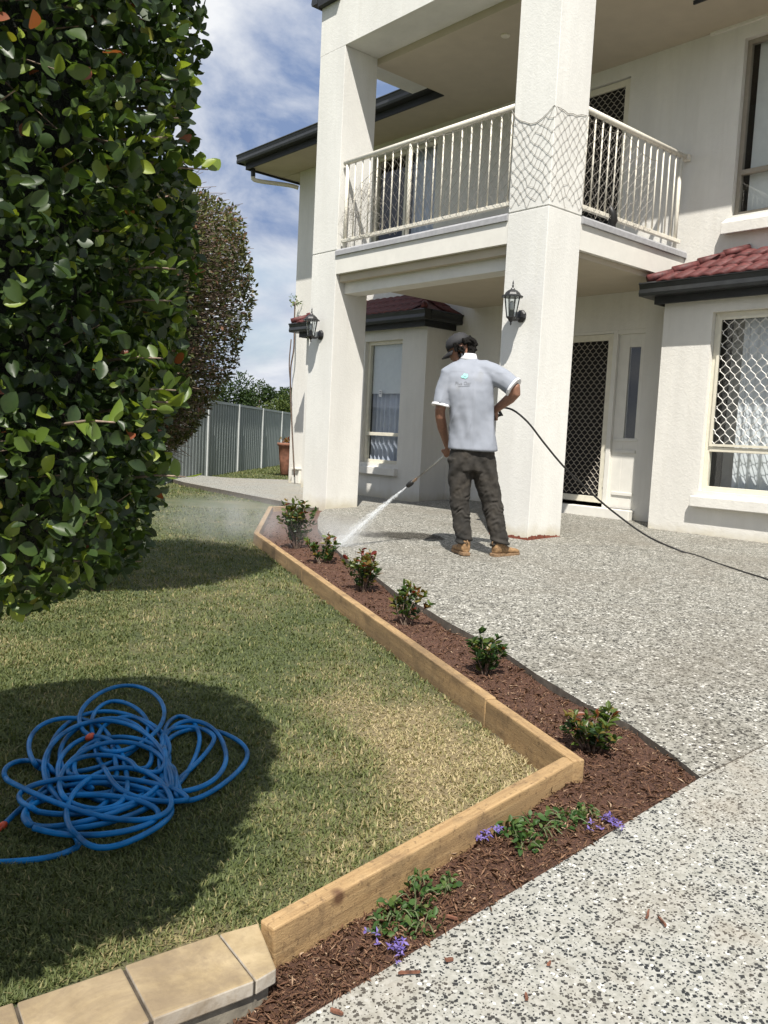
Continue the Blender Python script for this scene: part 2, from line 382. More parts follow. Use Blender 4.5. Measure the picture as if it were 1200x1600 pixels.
b = NB('mulch_soil'); b.set(Roughness=0.95); p = b.pos(); n = b.noise(b.pos((1, 1.6, 1)), 75, 6, 0.7, 1.0)
b.col(b.ramp(n, (0.3, (0.040, 0.019, 0.013)), (0.5, (0.115, 0.052, 0.031)), (0.68, (0.22, 0.11, 0.064)))); b.bump(n, 1.0, 0.02)

def wood(name, along):
    b = NB(name); b.set(Roughness=0.7)
    tcn = b.n('ShaderNodeTexCoord'); mpn = b.n('ShaderNodeMapping'); mpn.inputs['Scale'].default_value = along; b.l(tcn.outputs['Object'], mpn.inputs[0]); p = mpn.outputs[0]
    w = b.noise(p, 42, 6, 0.7, 0.8); w2 = b.noise(p, 6, 3, 0.5, 1.0)
    c = b.ramp(w, (0.3, (0.27, 0.165, 0.075)), (0.55, (0.38, 0.25, 0.118)), (0.75, (0.45, 0.31, 0.165)))
    c = b.mix(b.ramp(w2, (0.44, (0, 0, 0)), (0.64, (0.7, 0.7, 0.7))), c, (0.19, 0.125, 0.062))
    c = b.mix(b.ramp(b.noise(b.pos(), 9, 6, 0.7), (0.50, (0, 0, 0)), (0.64, (0.5, 0.5, 0.5))), c, (0.13, 0.085, 0.045))
    c = b.mix(b.ramp(b.noise(b.pos(), 70, 4, 0.6), (0.57, (0, 0, 0)), (0.68, (0.6, 0.6, 0.6))), c, (0.10, 0.06, 0.03))
    k = b.vor(b.pos((1, 1, 1)), 3.1); c = b.mix(b.ramp(k.outputs['Distance'], (0.035, (1, 1, 1)), (0.075, (0, 0, 0))), c, (0.11, 0.055, 0.025))
    b.col(c); b.bump(b.math('ADD', w, b.noise(b.pos(), 220, 3)), 0.5, 0.003); return b.m
wood('timber', (0.12, 1.6, 1.6))
b = NB('coping_stone'); b.set(Roughness=0.85); p = b.pos(); n = b.noise(p, 7, 6, 0.65); n_ = b.noise(p, 55, 4)
c = b.ramp(n, (0.28, (0.16, 0.115, 0.065)), (0.45, (0.31, 0.235, 0.13)), (0.62, (0.41, 0.32, 0.19)))
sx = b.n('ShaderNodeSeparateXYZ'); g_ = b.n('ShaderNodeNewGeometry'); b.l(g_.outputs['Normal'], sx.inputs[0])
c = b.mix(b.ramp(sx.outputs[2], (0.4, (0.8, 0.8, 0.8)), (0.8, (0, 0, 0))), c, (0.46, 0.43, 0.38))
c = b.mix(b.ramp(n_, (0.6, (0, 0, 0)), (0.75, (0.5, 0.5, 0.5))), c, (0.22, 0.16, 0.09)); c = b.mix(b.ramp(b.noise(p, 3.5, 6, 0.7, 0.8), (0.42, (0, 0, 0)), (0.60, (0.75, 0.75, 0.75))), c, (0.20, 0.15, 0.095)); b.col(c); b.bump(b.math('ADD', n_, n), 0.35, 0.004)

b = NB('shirt_cloth'); b.set(Roughness=0.85); p = b.pos(); n = b.noise(p, 3.2, 4, 0.6)
c = b.ramp(n, (0.3, (0.225, 0.245, 0.285)), (0.6, (0.285, 0.305, 0.35)), (0.78, (0.24, 0.24, 0.225))); b.col(c); b.bump(b.noise(p, 260, 2), 0.15, 0.001)
b = NB('trouser_cloth'); b.set(Roughness=0.9); p = b.pos(); n = b.noise(p, 5, 4, 0.6)
b.col(b.ramp(n, (0.3, (0.015, 0.014, 0.012)), (0.55, (0.038, 0.033, 0.027)), (0.75, (0.070, 0.058, 0.044)))); b.bump(b.noise(p, 220, 2), 0.2, 0.001)
# ------------------------------------------------------------------ ground plan
YW, YB = 8.70, 8.20                                     # main wall and bay wall planes
XL0, XL1, XR0, XR1, YC0, YC1 = -8.697, -8.211, -5.547, -5.064, 6.30, 6.80   # the two columns
edge_px = [(507.5, 796), (500, 801), (496, 812), (497, 826), (510, 843), (530, 863), (543, 875), (590, 903), (625, 930), (667, 952), (700, 972), (730, 988), (783, 1015), (838, 1053), (915, 1099), (984, 1132), (1047, 1176), (1107, 1208)]
EDGE = [on(u, v, z_patio)[:2] for u, v in edge_px]
XD = -1.26                                              # left edge of the driveway
EDGE[-1] = np.array([XD, 2.50])
YS = np.linspace(2.5, -6, 30)
patio_poly = [tuple(e) for e in EDGE] + [(XD, 2.55), (XD, 4.0), (XD, 6.3), (XD, YW + .05), (-8.3, YW + .05), (-8.3, 6.35)]
drive_poly = [(XD, 9), (XD, 6.3)] + [(XD, y) for y in YS] + [(6, y) for y in YS[::-1]] + [(6, 6.3), (6, 9)]
# timber edging, top edge seen from the lawn side
z_t = lambda f: -0.005 + (-0.055) * f
K_ = onz(396.5, 832, -0.005); Cn = onz(881, 1180, -0.06); Fe = onz(420, 791, 0.01); Ne = onz(406, 1437, -0.14); Cs = onz(881, 1180, -0.06)
def grid_mesh(xs, ys, zf, keep):
    X, Y = np.meshgrid(xs, ys, indexing='ij'); nx, ny = len(xs), len(ys)
    V = [(x, y, zf(x, y)) for x, y in zip(X.ravel(), Y.ravel())]
    cx = 0.25 * (X[1:, 1:] + X[:-1, 1:] + X[1:, :-1] + X[:-1, :-1]); cy = 0.25 * (Y[1:, 1:] + Y[:-1, 1:] + Y[1:, :-1] + Y[:-1, :-1])
    k = keep(cx, cy); F = []
    for i in range(nx - 1):
        for j in range(ny - 1):
            if k[i, j]: a = i * ny + j; F.append((a, a + ny, a + ny + 1, a + 1))
    return V, F
def slab(name, poly, zf, depth, top, side):
    """a paved sheet with real thickness: top follows zf, edges go down"""
    me = bpy.data.meshes.new(name); bm = bmesh.new()
    vs = [bm.verts.new((p[0], p[1], zf(p[0], p[1]))) for p in poly]; f = bm.faces.new(vs)
    if f.normal.z < 0: f.normal_flip()
    bm.normal_update(); bm.faces.ensure_lookup_table()
    if bm.faces[0].normal.z < 0: bmesh.ops.reverse_faces(bm, faces=bm.faces[:])
    bot = [bm.verts.new((v.co.x, v.co.y, v.co.z - depth)) for v in vs]; n = len(vs); sides = []
    for i in range(n):
        j = (i + 1) % n; sides.append(bm.faces.new((vs[i], vs[j], bot[j], bot[i])))
    bmesh.ops.recalc_face_normals(bm, faces=bm.faces[:])
    bm.faces.ensure_lookup_table()
    bmesh.ops.triangulate(bm, faces=[bm.faces[0]])
    for f in bm.faces: f.material_index = 0 if abs(f.normal.z) > 0.7 else 1
    for f in bm.faces:
        if abs(f.normal.z) > 0.7 and f.normal.z < 0: f.normal_flip()
    bm.to_mesh(me); bm.free(); me.materials.append(M[top]); me.materials.append(M[side])
    o = link(name, me, None); tag(o, kind='structure'); return o
slab('patio', patio_poly, z_patio, 0.16, 'patio_aggregate', 'concrete_edge')
slab('driveway', drive_poly, lambda x, y: z_drive(x, y) - 0.004, 0.16, 'drive_aggregate', 'concrete_edge')
# path that wraps round the left of the house
p0 = on(286, 754, lambda x, y: 0.0); p1 = on(470, 790, lambda x, y: 0.0); p2 = on(262, 741, lambda x, y: 0.0); p3 = on(458, 741, lambda x, y: 0.02)
far = onz(300, 747, 0.0)
path_poly = [(-8.66, 6.05), (p1[0], p1[1]), (p0[0], p0[1]), (-15.6, p0[1] + (p0[1] - p1[1]) * 1.6), (-15.2, 7.6), (-13.6, 8.2), (-13.0, 9.4), (-12.5, YW), (-11, YW), (-8.35, YW), (-8.35, 6.05)]
slab('side_path', path_poly, lambda x, y: 0.006 + 0.004 * (y - 6), 0.14, 'drive_aggregate', 'concrete_edge')

lawn_cut = [(K_[0], K_[1]), (Cn[0], Cn[1]), (Ne[0], Ne[1])]
bed_poly = [(Fe[0] - .01, Fe[1] + .03), (K_[0] + .02, K_[1] + .02), (Cn[0] + .02, Cn[1] + .02), (Ne[0] + .02, Ne[1] - .0), (Ne[0] + .03, 0.55), (XD, 0.55)] + [(XD, y) for y in (0.9, 1.3, 1.7, 2.1, 2.5)] + [tuple(e) for e in EDGE[::-1][1:]] + [(-8.3, 6.35), (-8.75, 6.3)]
hole = [(Fe[0], Fe[1] + .06), (K_[0] + .03, K_[1] + .02), (Cn[0] + .0, Cn[1] + .03), (Ne[0] + .02, Ne[1]), (-1.3, 0.2), (-1.0, -3), (-1.0, -5.9), (5.9, -5.9), (5.9, 8.9), (-8.4, 8.6), (-8.4, 6.3)]
# ---- lawn: one sheet to the horizon
def spaced(lo, hi, a, b_, st):
    mid = list(np.arange(a, b_ + 1e-6, st)); L_ = []; x = a; s_ = st
    while x > lo: s_ *= 1.35; x -= s_; L_.append(max(x, lo))
    R_ = []; x = b_; s_ = st
    while x < hi: s_ *= 1.35; x += s_; R_.append(min(x, hi))
    return np.array(L_[::-1] + mid + R_)
gx = spaced(-420, 420, -9.5, -0.9, 0.06); gy = spaced(-420, 420, -0.5, 7.0, 0.06)
X, Y = np.meshgrid(gx, gy, indexing='ij'); inside = inpoly(X.ravel(), Y.ravel(), hole)
dry_px = [(735, 1195, .34, 1.5), (640, 1290, .30, 1.0), (790, 1180, .2, 1.0), (530, 1085, .3, .35), (670, 1120, .3, .6), (440, 920, .45, .5), (250, 1020, .4, .2), (470, 1380, .15, .5), (300, 1470, .12, .8), (180, 1500, .1, .7), (560, 1180, .25, .3)]
DRY = [(on(u, v, z_lawn), r, w) for u, v, r, w in dry_px]
def dryness(x, y):
    x = np.asarray(x, float); y = np.asarray(y, float)
    d = 0.42 * vnoise(x, y, 2.3, 1) + 0.42 * vnoise(x, y, 6.0, 2) + 0.26 * vnoise(x, y, 19, 3) - 0.47
    for P, r, w in DRY: d = d + w * 0.62 * (0.55 + 0.9 * vnoise(x, y, 9, 7)) * np.exp(-((x - P[0]) ** 2 + (y - P[1]) ** 2) / (r * r))
    return np.clip(d, 0, 1)
V = [(x, y, z_lawn(x, y) - (0.6 if i else 0) + 0.012 * (float(vnoise(x, y, 3, 9)) - .5)) for x, y, i in zip(X.ravel(), Y.ravel(), inside)]
ny = len(gy); Fq = [(i * ny + j, (i + 1) * ny + j, (i + 1) * ny + j + 1, i * ny + j + 1) for i in range(len(gx) - 1) for j in range(ny - 1)]
me = bpy.data.meshes.new('lawn'); me.from_pydata(V, [], Fq); me.update()
at = me.color_attributes.new('tint', 'FLOAT_COLOR', 'POINT'); dv = dryness(X.ravel(), Y.ravel()); cols = np.stack([dv, dv, dv, np.ones_like(dv)], 1).ravel(); at.data.foreach_set('color', cols)
for p in me.polygons: p.use_smooth = True
lawn = tag(link('lawn', me, M['lawn_soil']), kind='structure')

# ---- mulch bed
bx = np.arange(-9.0, -1.2, 0.07); by = np.arange(0.5, 6.5, 0.07)
bm = bmesh.new(); vs = [bm.verts.new((p[0], p[1], 0)) for p in bed_poly]; f = bm.faces.new(vs); bmesh.ops.triangulate(bm, faces=[f])
for _ in range(4): bmesh.ops.subdivide_edges(bm, edges=[e for e in bm.edges if e.calc_length() > 0.12], cuts=1, use_grid_fill=False); bmesh.ops.triangulate(bm, faces=bm.faces[:])
for v in bm.verts: v.co.z = z_mulch(v.co.x, v.co.y) + 0.022 * (float(vnoise(v.co.x, v.co.y, 6, 4)) - .5) + 0.012 * (float(vnoise(v.co.x, v.co.y, 21, 5)) - .5)
bmesh.ops.recalc_face_normals(bm, faces=bm.faces[:])
for f in bm.faces:
    if f.normal.z < 0: f.normal_flip()
me = bpy.data.meshes.new('mulch_bed'); bm.to_mesh(me); bm.free()
tag(link('mulch_bed', me, M['mulch_soil']), kind='structure')

# ------------------------------------------------------------------ house
house = empty('house', 'two-storey cream rendered house with balcony, square columns and red tiled bay roofs', 'house')
def wall(name, y, x0, x1, z0, z1, holes, mat, depth=0.11):
    mb = MB(); xs = sorted({x0, x1, *[h[0] for h in holes], *[h[1] for h in holes]}); zs = sorted({z0, z1, *[h[2] for h in holes], *[h[3] for h in holes]})
    for i in range(len(xs) - 1):
        for j in range(len(zs) - 1):
            cx, cz = (xs[i] + xs[i + 1]) / 2, (zs[j] + zs[j + 1]) / 2
            if any(h[0] < cx < h[1] and h[2] < cz < h[3] for h in holes): continue
            mb.quad((xs[i], y, zs[j]), (xs[i + 1], y, zs[j]), (xs[i + 1], y, zs[j + 1]), (xs[i], y, zs[j + 1]))
    for a, b_, c, d in holes:
        e = y + depth
        mb.quad((a, y, c), (a, y, d), (a, e, d), (a, e, c)); mb.quad((b_, y, c), (b_, e, c), (b_, e, d), (b_, y, d))
        mb.quad((a, y, d), (b_, y, d), (b_, e, d), (a, e, d)); mb.quad((a, y, c), (a, e, c), (b_, e, c), (b_, y, c))
    return mb
# openings (x0, x1, z0, z1)
DOOR = (-6.86, -5.48, 0.20, 2.30); UDOOR = (-6.86, -5.92, 3.12, 5.20); SLIDE = (-10.47, -9.08, 3.14, 5.20); UWIN = (-4.57, -3.0, 3.41, 5.20)
RWIN = (-4.41, -2.9, 0.525, 2.335); LWIN = (-9.88, -9.06, 0.52, 2.31)
mb = wall('wall', YW, -12.46, 0.2, -0.3, 5.40, [DOOR, UDOOR, SLIDE, UWIN], None)
mb.quad((-12.46, YW, -0.3), (-12.46, YW, 5.4), (-12.46, 17, 5.4), (-12.46, 17, -0.3)); mb.quad((0.2, YW, -0.3), (0.2, 17, -0.3), (0.2, 17, 5.4), (0.2, YW, 5.4)); mb.quad((-12.46, 17, -.3), (-12.46, 17, 5.4), (0.2, 17, 5.4), (0.2, 17, -.3))
mb.build('wall', M['render_wall'], house, fix=False)
mb = wall('wall', YB, -4.957, 0.1, -0.3, 2.60, [RWIN], None)
mb.quad((-4.957, YB, -.3), (-4.957, YB, 2.6), (-4.957, YW, 2.6), (-4.957, YW, -.3)); mb.quad((.1, YB, -.3), (.1, YW, -.3), (.1, YW, 2.6), (.1, YB, 2.6)); mb.build('wall', M['render_wall'], house, fix=False)
mb = wall('wall', YB, -11.38, -8.56, -0.3, 2.60, [LWIN], None)
mb.quad((-8.56, YB, -.3), (-8.56, YW, -.3), (-8.56, YW, 2.6), (-8.56, YB, 2.6)); mb.quad((-11.38, YB, -.3), (-11.38, YB, 2.6), (-11.38, YW, 2.6), (-11.38, YW, -.3)); mb.build('wall', M['render_wall'], house, fix=False)
# columns with a recessed construction joint at balcony level
for (a, b_) in ((XL0, XL1), (XR0, XR1)):
    mb = MB(); mb.box((a, YC0, -0.25), (b_, YC1, 3.095)); mb.box((a + .006, YC0 + .006, 3.095), (b_ - .006, YC1 - .006, 3.105)); mb.box((a, YC0, 3.105), (b_, YC1, 5.44)); mb.build('column', M['render_column'], house, bevel=0.008)
# front beam over the columns and its side returns
mb = MB(); mb.box((XL0, YC0, 5.442), (XR1, YC1, 6.02)); mb.build('beam', M['render_column'], house)
mb = MB(); mb.box((XL0, YC1 + .002, 5.46), (XL1, YW, 6.02)); mb.build('beam', M['render_column'], house)
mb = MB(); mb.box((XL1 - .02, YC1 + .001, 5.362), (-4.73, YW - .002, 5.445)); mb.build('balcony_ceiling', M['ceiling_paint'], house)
dl = MB(); dl.lathe([(0.045, 0), (0.05, 0.006), (0.05, 0.02)], (-6.575, 7.243, 5.345), 14); dl.build('downlight', M['frame_cream'], house)
# balcony floor, fascias, dropped beam, soffit
mb = MB(); mb.box((XL1 + .01, YC0 + .06, 2.86), (XR1 - .06, YW - .002, 3.085)); mb.build('balcony_floor', M['trim_grey'], house)
mb = MB(); mb.box((XL1 + .001, YC0 + .002, 2.82), (XR0 - .001, YC0 + .055, 3.03)); mb.build('fascia_board', M['painted_board'], house)
mb = MB(); mb.box((XR1 - .055, YC1 + .001, 2.79), (XR1 - .002, YW - .001, 3.03)); mb.build('fascia_board', M['painted_board'], house)
prof = [(0, 0), (0.06, 0.0), (0.06, 0.05), (0.045, 0.07), (0, 0.07)]
mb = MB(); mb.extrude(prof, (XL1 - .005, YC0 + .04, 3.032), (XR0 - .001, YC0 + .04, 3.032), side=(0, -1, 0)); mb.build('edge_trim', M['trim_grey'], house)
mb = MB(); mb.extrude(prof, (XR1 - .035, YC1 + .001, 3.032), (XR1 - .035, YW + .0, 3.032), side=(1, 0, 0)); mb.build('edge_trim', M['trim_grey'], house)
mb = MB(); mb.box((XL1 + .002, 6.44, 2.605), (XR0 - .002, 6.66, 2.85)); mb.build('beam', M['painted_board'], house)
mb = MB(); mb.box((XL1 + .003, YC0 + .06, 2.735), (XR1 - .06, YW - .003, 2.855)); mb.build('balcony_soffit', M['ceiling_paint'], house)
# cornice at the top of the upper wall
mb = MB(); mb.box((-4.95, YW - .035, 5.335), (0.2, YW - .001, 5.375)); mb.build('cornice', M['painted_board'], house)

# ---- main eaves: soffit, fascia, gutter, roof
GUT = [(0, 0), (0.115, 0.0), (0.125, 0.03), (0.115, 0.075), (0.125, 0.115), (0.14, 0.125), (0.13, 0.14), (0.0, 0.14)]
def eave(x0, x1, y, z):
    """soffit z, gutter hung on a fascia at y"""
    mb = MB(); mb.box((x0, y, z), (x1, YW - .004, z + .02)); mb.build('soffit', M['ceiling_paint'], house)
    mb = MB(); mb.box((x0 - .02, y - .022, z - .035), (x1, y - .002, z + .16)); mb.build('fascia_board', M['fascia_black'], house)
    mb = MB(); mb.extrude(GUT, (x0 - .12, y - .024, z + .06), (x1, y - .024, z + .06), side=(0, -1, 0)); mb.build('gutter', M['gutter_black'], house)
eave(-13.0, XL1 - .03, 7.97, 5.39)
eave(-4.731, 0.6, 7.97, 5.3625)
mb = MB(); mb.box((-13.02, 7.95, 5.355), (-13.0, 16, 5.55)); mb.build('fascia_board', M['fascia_black'], house)
mb = MB(); mb.box((-13.0, YW + .01, 5.392), (-12.47, 17, 5.41)); mb.build('soffit', M['ceiling_paint'], house)
mb = MB(); mb.extrude(GUT, (-13.022, 7.84, 5.45), (-13.022, 16, 5.45), side=(-1, 0, 0)); mb.build('gutter', M['gutter_black'], house)
mb = MB()
rz = lambda y: 5.60 + 0.42 * (y - 7.9)
mb.quad((-13.1, 7.88, 5.60), (0.6, 7.88, 5.60), (-3, 12.4, 7.45), (-9, 12.4, 7.45)); mb.quad((-13.1, 7.88, 5.60), (-9, 12.4, 7.45), (-9, 13, 7.45), (-13.1, 17.4, 5.6)); mb.quad((0.6, 7.88, 5.6), (0.6, 17.4, 5.6), (-3, 13, 7.45), (-3, 12.4, 7.45)); mb.quad((-13.1, 17.4, 5.6), (-9, 13, 7.45), (-3, 13, 7.45), (.6, 17.4, 5.6)); mb.quad((-9, 12.4, 7.45), (-3, 12.4, 7.45), (-3, 13, 7.45), (-9, 13, 7.45))
mb.build('roof', M['roof_red'], house, fix=False)
# balcony roof edge: fascia, gutter, hip roof
mb = MB(); mb.box((XL0 - .022, YC0 - .05, 5.99), (XL0 - .002, YW, 6.2)); mb.build('fascia_board', M['fascia_black'], house)
mb = MB(); mb.extrude(GUT, (XL0 - .024, YC0 - .06, 6.05), (XL0 - .024, YW, 6.05), side=(-1, 0, 0)); mb.build('gutter', M['gutter_black'], house)
mb = MB(); mb.box((XL0 - .001, YC0 - .07, 5.995), (XL0 + .36, YC0 - .003, 6.2)); mb.build('fascia_board', M['fascia_black'], house)
mb = MB(); mb.extrude([(XL0, 6.022), (XR1, 6.022), ((XL0 + XR1) / 2, 7.0)], (0, YC0 + .01, 0), (0, YC0 + .2, 0), side=(1, 0, 0)); mb.build('gable_wall', M['render_column'], house)
mb = MB(); mb.extrude(GUT, (XR1 + .024, YC0 - .06, 6.05), (XR1 + .024, YW, 6.05), side=(1, 0, 0)); mb.build('gutter', M['gutter_black'], house)
xm = (XL0 + XR1) / 2
mb = MB(); mb.quad((XL0 - .06, YC0 - .02, 6.06), (xm, YC0 - .02, 7.08), (xm, 11, 7.08), (XL0 - .06, 11, 6.06)); mb.quad((XR1 + .06, YC0 - .02, 6.06), (XR1 + .06, 11, 6.06), (xm, 11, 7.08), (xm, YC0 - .02, 7.08)); mb.build('roof', M['roof_red'], house, fix=False)

# ---- bay roofs: gutters, fascias and tiles
def tile_mesh():
    mb = MB(); nx, wv = 16, 0.30; top = []
    for k in range(nx + 1):
        x = wv * k / nx; top.append((x, 0.019 * abs(math.sin(math.pi * 2 * x / wv)) ** 0.8))
    n = 0
    for (v, dz) in ((0.0, 0.020), (0.38, 0.0)):
        for x, z in top: mb.v.append((x, v, z + dz))
    for x, z in top: mb.v.append((x, 0.0, z - 0.004))
    for k in range(nx):
        mb.f.append((k, k + 1, nx + 2 + k, nx + 1 + k)); a = 2 * (nx + 1); mb.f.append((a + k, a + k + 1, k + 1, k))
    m_ = mb.mesh('tile'); m_.materials.append(M['roof_red'])
    for p in m_.polygons: p.use_smooth = True
    return m_
TILE = tile_mesh()
def bay_roof(x0, x1, hipL, hipR):
    """front plane between gutter line (y 7.98, z 2.66) and the wall"""
    y0, z0, z1 = 7.98, 2.655, 3.03; run = YW - y0; slope = (z1 - z0) / run
    mb = MB(); mb.quad((x0, y0, z0), (x1, y0, z0), (x1 - (run if hipR else 0), YW - .002, z1), (x0 + (run if hipL else 0), YW - .002, z1))
    if hipL: mb.quad((x0, y0, z0), (x0 + run, YW - .002, z1), (x0 + .001, YW - .002, z0 + .001), (x0, YW - .003, z0))
    if hipR: mb.quad((x1, y0, z0), (x1, YW - .002, z0), (x1 - .001, YW - .003, z0 + .001), (x1 - run, YW - .002, z1))
    rf = mb.build('roof', M['roof_red'], house, fix=False)
    th = math.atan(slope); Lr = run / math.cos(th); rows = int(math.ceil(Lr / 0.27))
    for r in range(rows):
        d = r * 0.27
        if d > Lr - 0.1: break
        a0 = x0 + (d * math.cos(th) + 0.10 if hipL else 0); a1 = x1 - (d * math.cos(th) + 0.10 if hipR else 0)
        n = max(1, int((a1 - a0 + 0.05) / 0.30)); off = a0 + max(0, (a1 - a0 - n * 0.30)) / 2
        for k in range(n):
            sc = min(1.0, (Lr - d) / 0.38)
            t = link('tile', TILE, None, rf); t.matrix_local = Matrix.Translation((off + k * 0.30, y0 - 0.03 + d * math.cos(th), z0 + 0.004 + (d - .03) * math.sin(th))) @ Matrix.Rotation(th + random.uniform(-.006, .006), 4, 'X') @ Matrix.Scale(sc, 4, (0, 1, 0))
    if hipR or hipL:                                     # side slopes
        for (xx, sg, on_) in ((x0, 1, hipL), (x1, -1, hipR)):
            if not on_: continue
            for r in range(2):
                d = r * 0.27; y_a = y0 + d * math.cos(th) + 0.12; n = max(0, int((YW - y_a) / 0.30))
                for k in range(n):
                    t = link('tile', TILE, None, rf)
                    t.matrix_local = Matrix.Translation((xx + sg * (d * math.cos(th) - .03), YW - .02 - k * .30 if sg > 0 else YW - .02 - (k + 1) * .30, z0 + .004 + (d - .03) * math.sin(th))) @ Matrix.Rotation(-sg * math.pi / 2, 4, 'Z') @ Matrix.Rotation(th, 4, 'X')
            # ridge caps along the hip
            a = np.array([xx, y0, z0 + .028]); e = np.array([xx + sg * run, YW, z1 + .028]); L = np.linalg.norm(e - a); m = int(L / 0.30) + 1
            for k in range(m):
                q0 = a + (e - a) * (k / m); q1 = a + (e - a) * min(1, (k + 1.12) / m)
                tb = MB(); tb.tube([q0 + [0, 0, .010], q0 * .6 + q1 * .4 + [0, 0, .004], q1 - [0, 0, .006]], [0.048, 0.044, 0.040], 10); tb.build('hip_cap', M['roof_red'], rf, smooth=True)
bay_roof(-5.05, 0.2, True, False)
bay_roof(-11.52, -8.42, True, True)
def bay_gutter(x0, x1, left, right):
    mb = MB(); mb.box((x0, YB - .115, 2.445), (x1, YB - .09, 2.62))
    if right: mb.box((x1 - .025, YB - .09, 2.445), (x1 - .001, YW, 2.62))
    if left: mb.box((x0 + .001, YB - .09, 2.445), (x0 + .025, YW, 2.62))
    mb.build('fascia_board', M['fascia_black'], house)
    mb = MB(); mb.box((x0 + .026, YB - .089, 2.56), (x1 - .026, YB + .0, 2.575)); mb.build('soffit', M['fascia_black'], house)
    mb = MB(); mb.extrude(GUT, (x0 - (.115 if left else 0), YB - .117, 2.52), (x1 + (.115 if right else 0), YB - .117, 2.52), side=(0, -1, 0)); mb.build('gutter', M['gutter_black'], house)
    if right: mb = MB(); mb.extrude(GUT, (x1 + .001, YB - .116, 2.52), (x1 + .001, YW, 2.52), side=(1, 0, 0)); mb.build('gutter', M['gutter_black'], house)
    if left: mb = MB(); mb.extrude(GUT, (x0 - .001, YB - .116, 2.52), (x0 - .001, YW, 2.52), side=(-1, 0, 0)); mb.build('gutter', M['gutter_black'], house)
bay_gutter(-5.015, 0.15, True, False)
bay_gutter(-11.44, -8.50, True, True)

# ---- windows and doors
def frame(x0, x1, z0, z1, y, w=0.05, d=0.06, bars=(), vbars=()):
    mb = MB(); mb.box((x0, y, z0), (x0 + w, y + d, z1)); mb.box((x1 - w, y, z0), (x1, y + d, z1)); mb.box((x0 + w, y + .001, z1 - w), (x1 - w, y + d - .001, z1)); mb.box((x0 + w, y + .001, z0), (x1 - w, y + d - .001, z0 + w))
    for z in bars: mb.box((x0 + w, y - .004, z - .025), (x1 - w, y + d - .003, z + .025))
    for x in vbars: mb.box((x - .025, y - .002, z0 + w), (x + .025, y + d - .002, z1 - w))
    return mb
def grille(x0, x1, z0, z1, y, pw, ph, r=0.0045):
    mb = MB(); n = int((x1 - x0) / pw) + 2
    for k in range(-1, n * 2):
        xc = x0 + k * pw / 2; pts = []
        z = z0; step = ph / 8; i = 0
        while z <= z1 + 1e-6:
            ph_ = math.cos(math.pi * (z - z0) / (ph / 2) * 0.5 * 2 / 2 * 1.0) if False else None
            tri = math.cos(2 * math.pi * (z - z0) / ph)
            s_ = math.copysign(abs(tri) ** 0.8, tri) * (1 if k % 2 == 0 else -1)
            pts.append((xc + s_ * pw / 4, y, z)); z += step
        run = []
        for p in pts + [None]:
            if p is not None and x0 <= p[0] <= x1: run.append(p)
            else:
                if len(run) > 1: mb.tube(run, r, 4, cap=False)
                run = []
    return mb
def pleats(x0, x1, z0, z1, y, pitch, amp):
    mb = MB(); n = int((x1 - x0) / pitch * 6); ph = 0; xs = np.linspace(x0, x1, n + 1); k = len(mb.v)
    for j, z in enumerate((z0, z1)):
        for i, x in enumerate(xs): mb.v.append((x, y + amp * math.sin(2 * math.pi * x / pitch + 1.3 * math.sin(x * 9)) * (1.0 if j == 0 else .8), z))
    for i in range(n): mb.f.append((i, i + 1, n + 2 + i, n + 1 + i))
    return mb
def room(x0, x1, z0, z1, y, d=0.5):
    mb = MB(); mb.quad((x0, y + d, z0), (x1, y + d, z0), (x1, y + d, z1), (x0, y + d, z1)); mb.quad((x0, y, z0), (x0, y + d, z0), (x0, y + d, z1), (x0, y, z1)); mb.quad((x1, y, z0), (x1, y, z1), (x1, y + d, z1), (x1, y + d, z0)); mb.quad((x0, y, z1), (x0, y + d, z1), (x1, y + d, z1), (x1, y, z1)); mb.quad((x0, y, z0), (x1, y, z0), (x1, y + d, z0), (x0, y + d, z0)); return mb
def pane(x0, x1, z0, z1, y, parent, t=0):
    MB().quad((x0, y, z0), (x1, y, z0), (x1, y + t, z1), (x0, y + t, z1)).build('pane', M['glass'], parent, fix=False)
# right ground-floor window: fixed lower pane, grille above
x0, x1, z0, z1 = RWIN; y = YB + .065
w_ = frame(x0, x1, z0, z1, y, bars=(0.955,)).build('window', M['frame_cream'], house, bevel=.004)
mb = MB(); mb.box((x0 + .05, y - .018, 0.985), (x0 + .078, y - .006, z1 - .05)); mb.box((x0 + .078, y - .018, z1 - .078), (x1 - .05, y - .006, z1 - .05)); mb.box((x0 + .078, y - .018, .985), (x1 - .05, y - .006, 1.01)); mb.build('grille_frame', M['frame_cream'], w_)
grille(x0 + .075, x1 - .05, 1.005, z1 - .075, y - .012, 0.105, 0.125, .0038).build('grille', M['grille_white'], w_, fix=False)
pane(x0 + .04, x1 - .04, z0 + .04, .94, y + .03, w_); pane(x0 + .04, x1 - .04, .97, z1 - .04, y + .03, w_)
pleats(x0 + .22, x1, z0, z1 - .02, y + .20, 0.11, .022).build('curtain', M['sheer'], w_, fix=False)
room(x0 - .02, x1 + .02, z0 - .02, z1 + .02, y + .055).build('room_lining', M['dark_room'], w_, fix=False)
mb = MB(); mb.box((x0 - .045, YB - .085, 0.36), (x1, YB + .06, 0.47)); mb.build('sill', M['render_wall'], w_, bevel=.008)
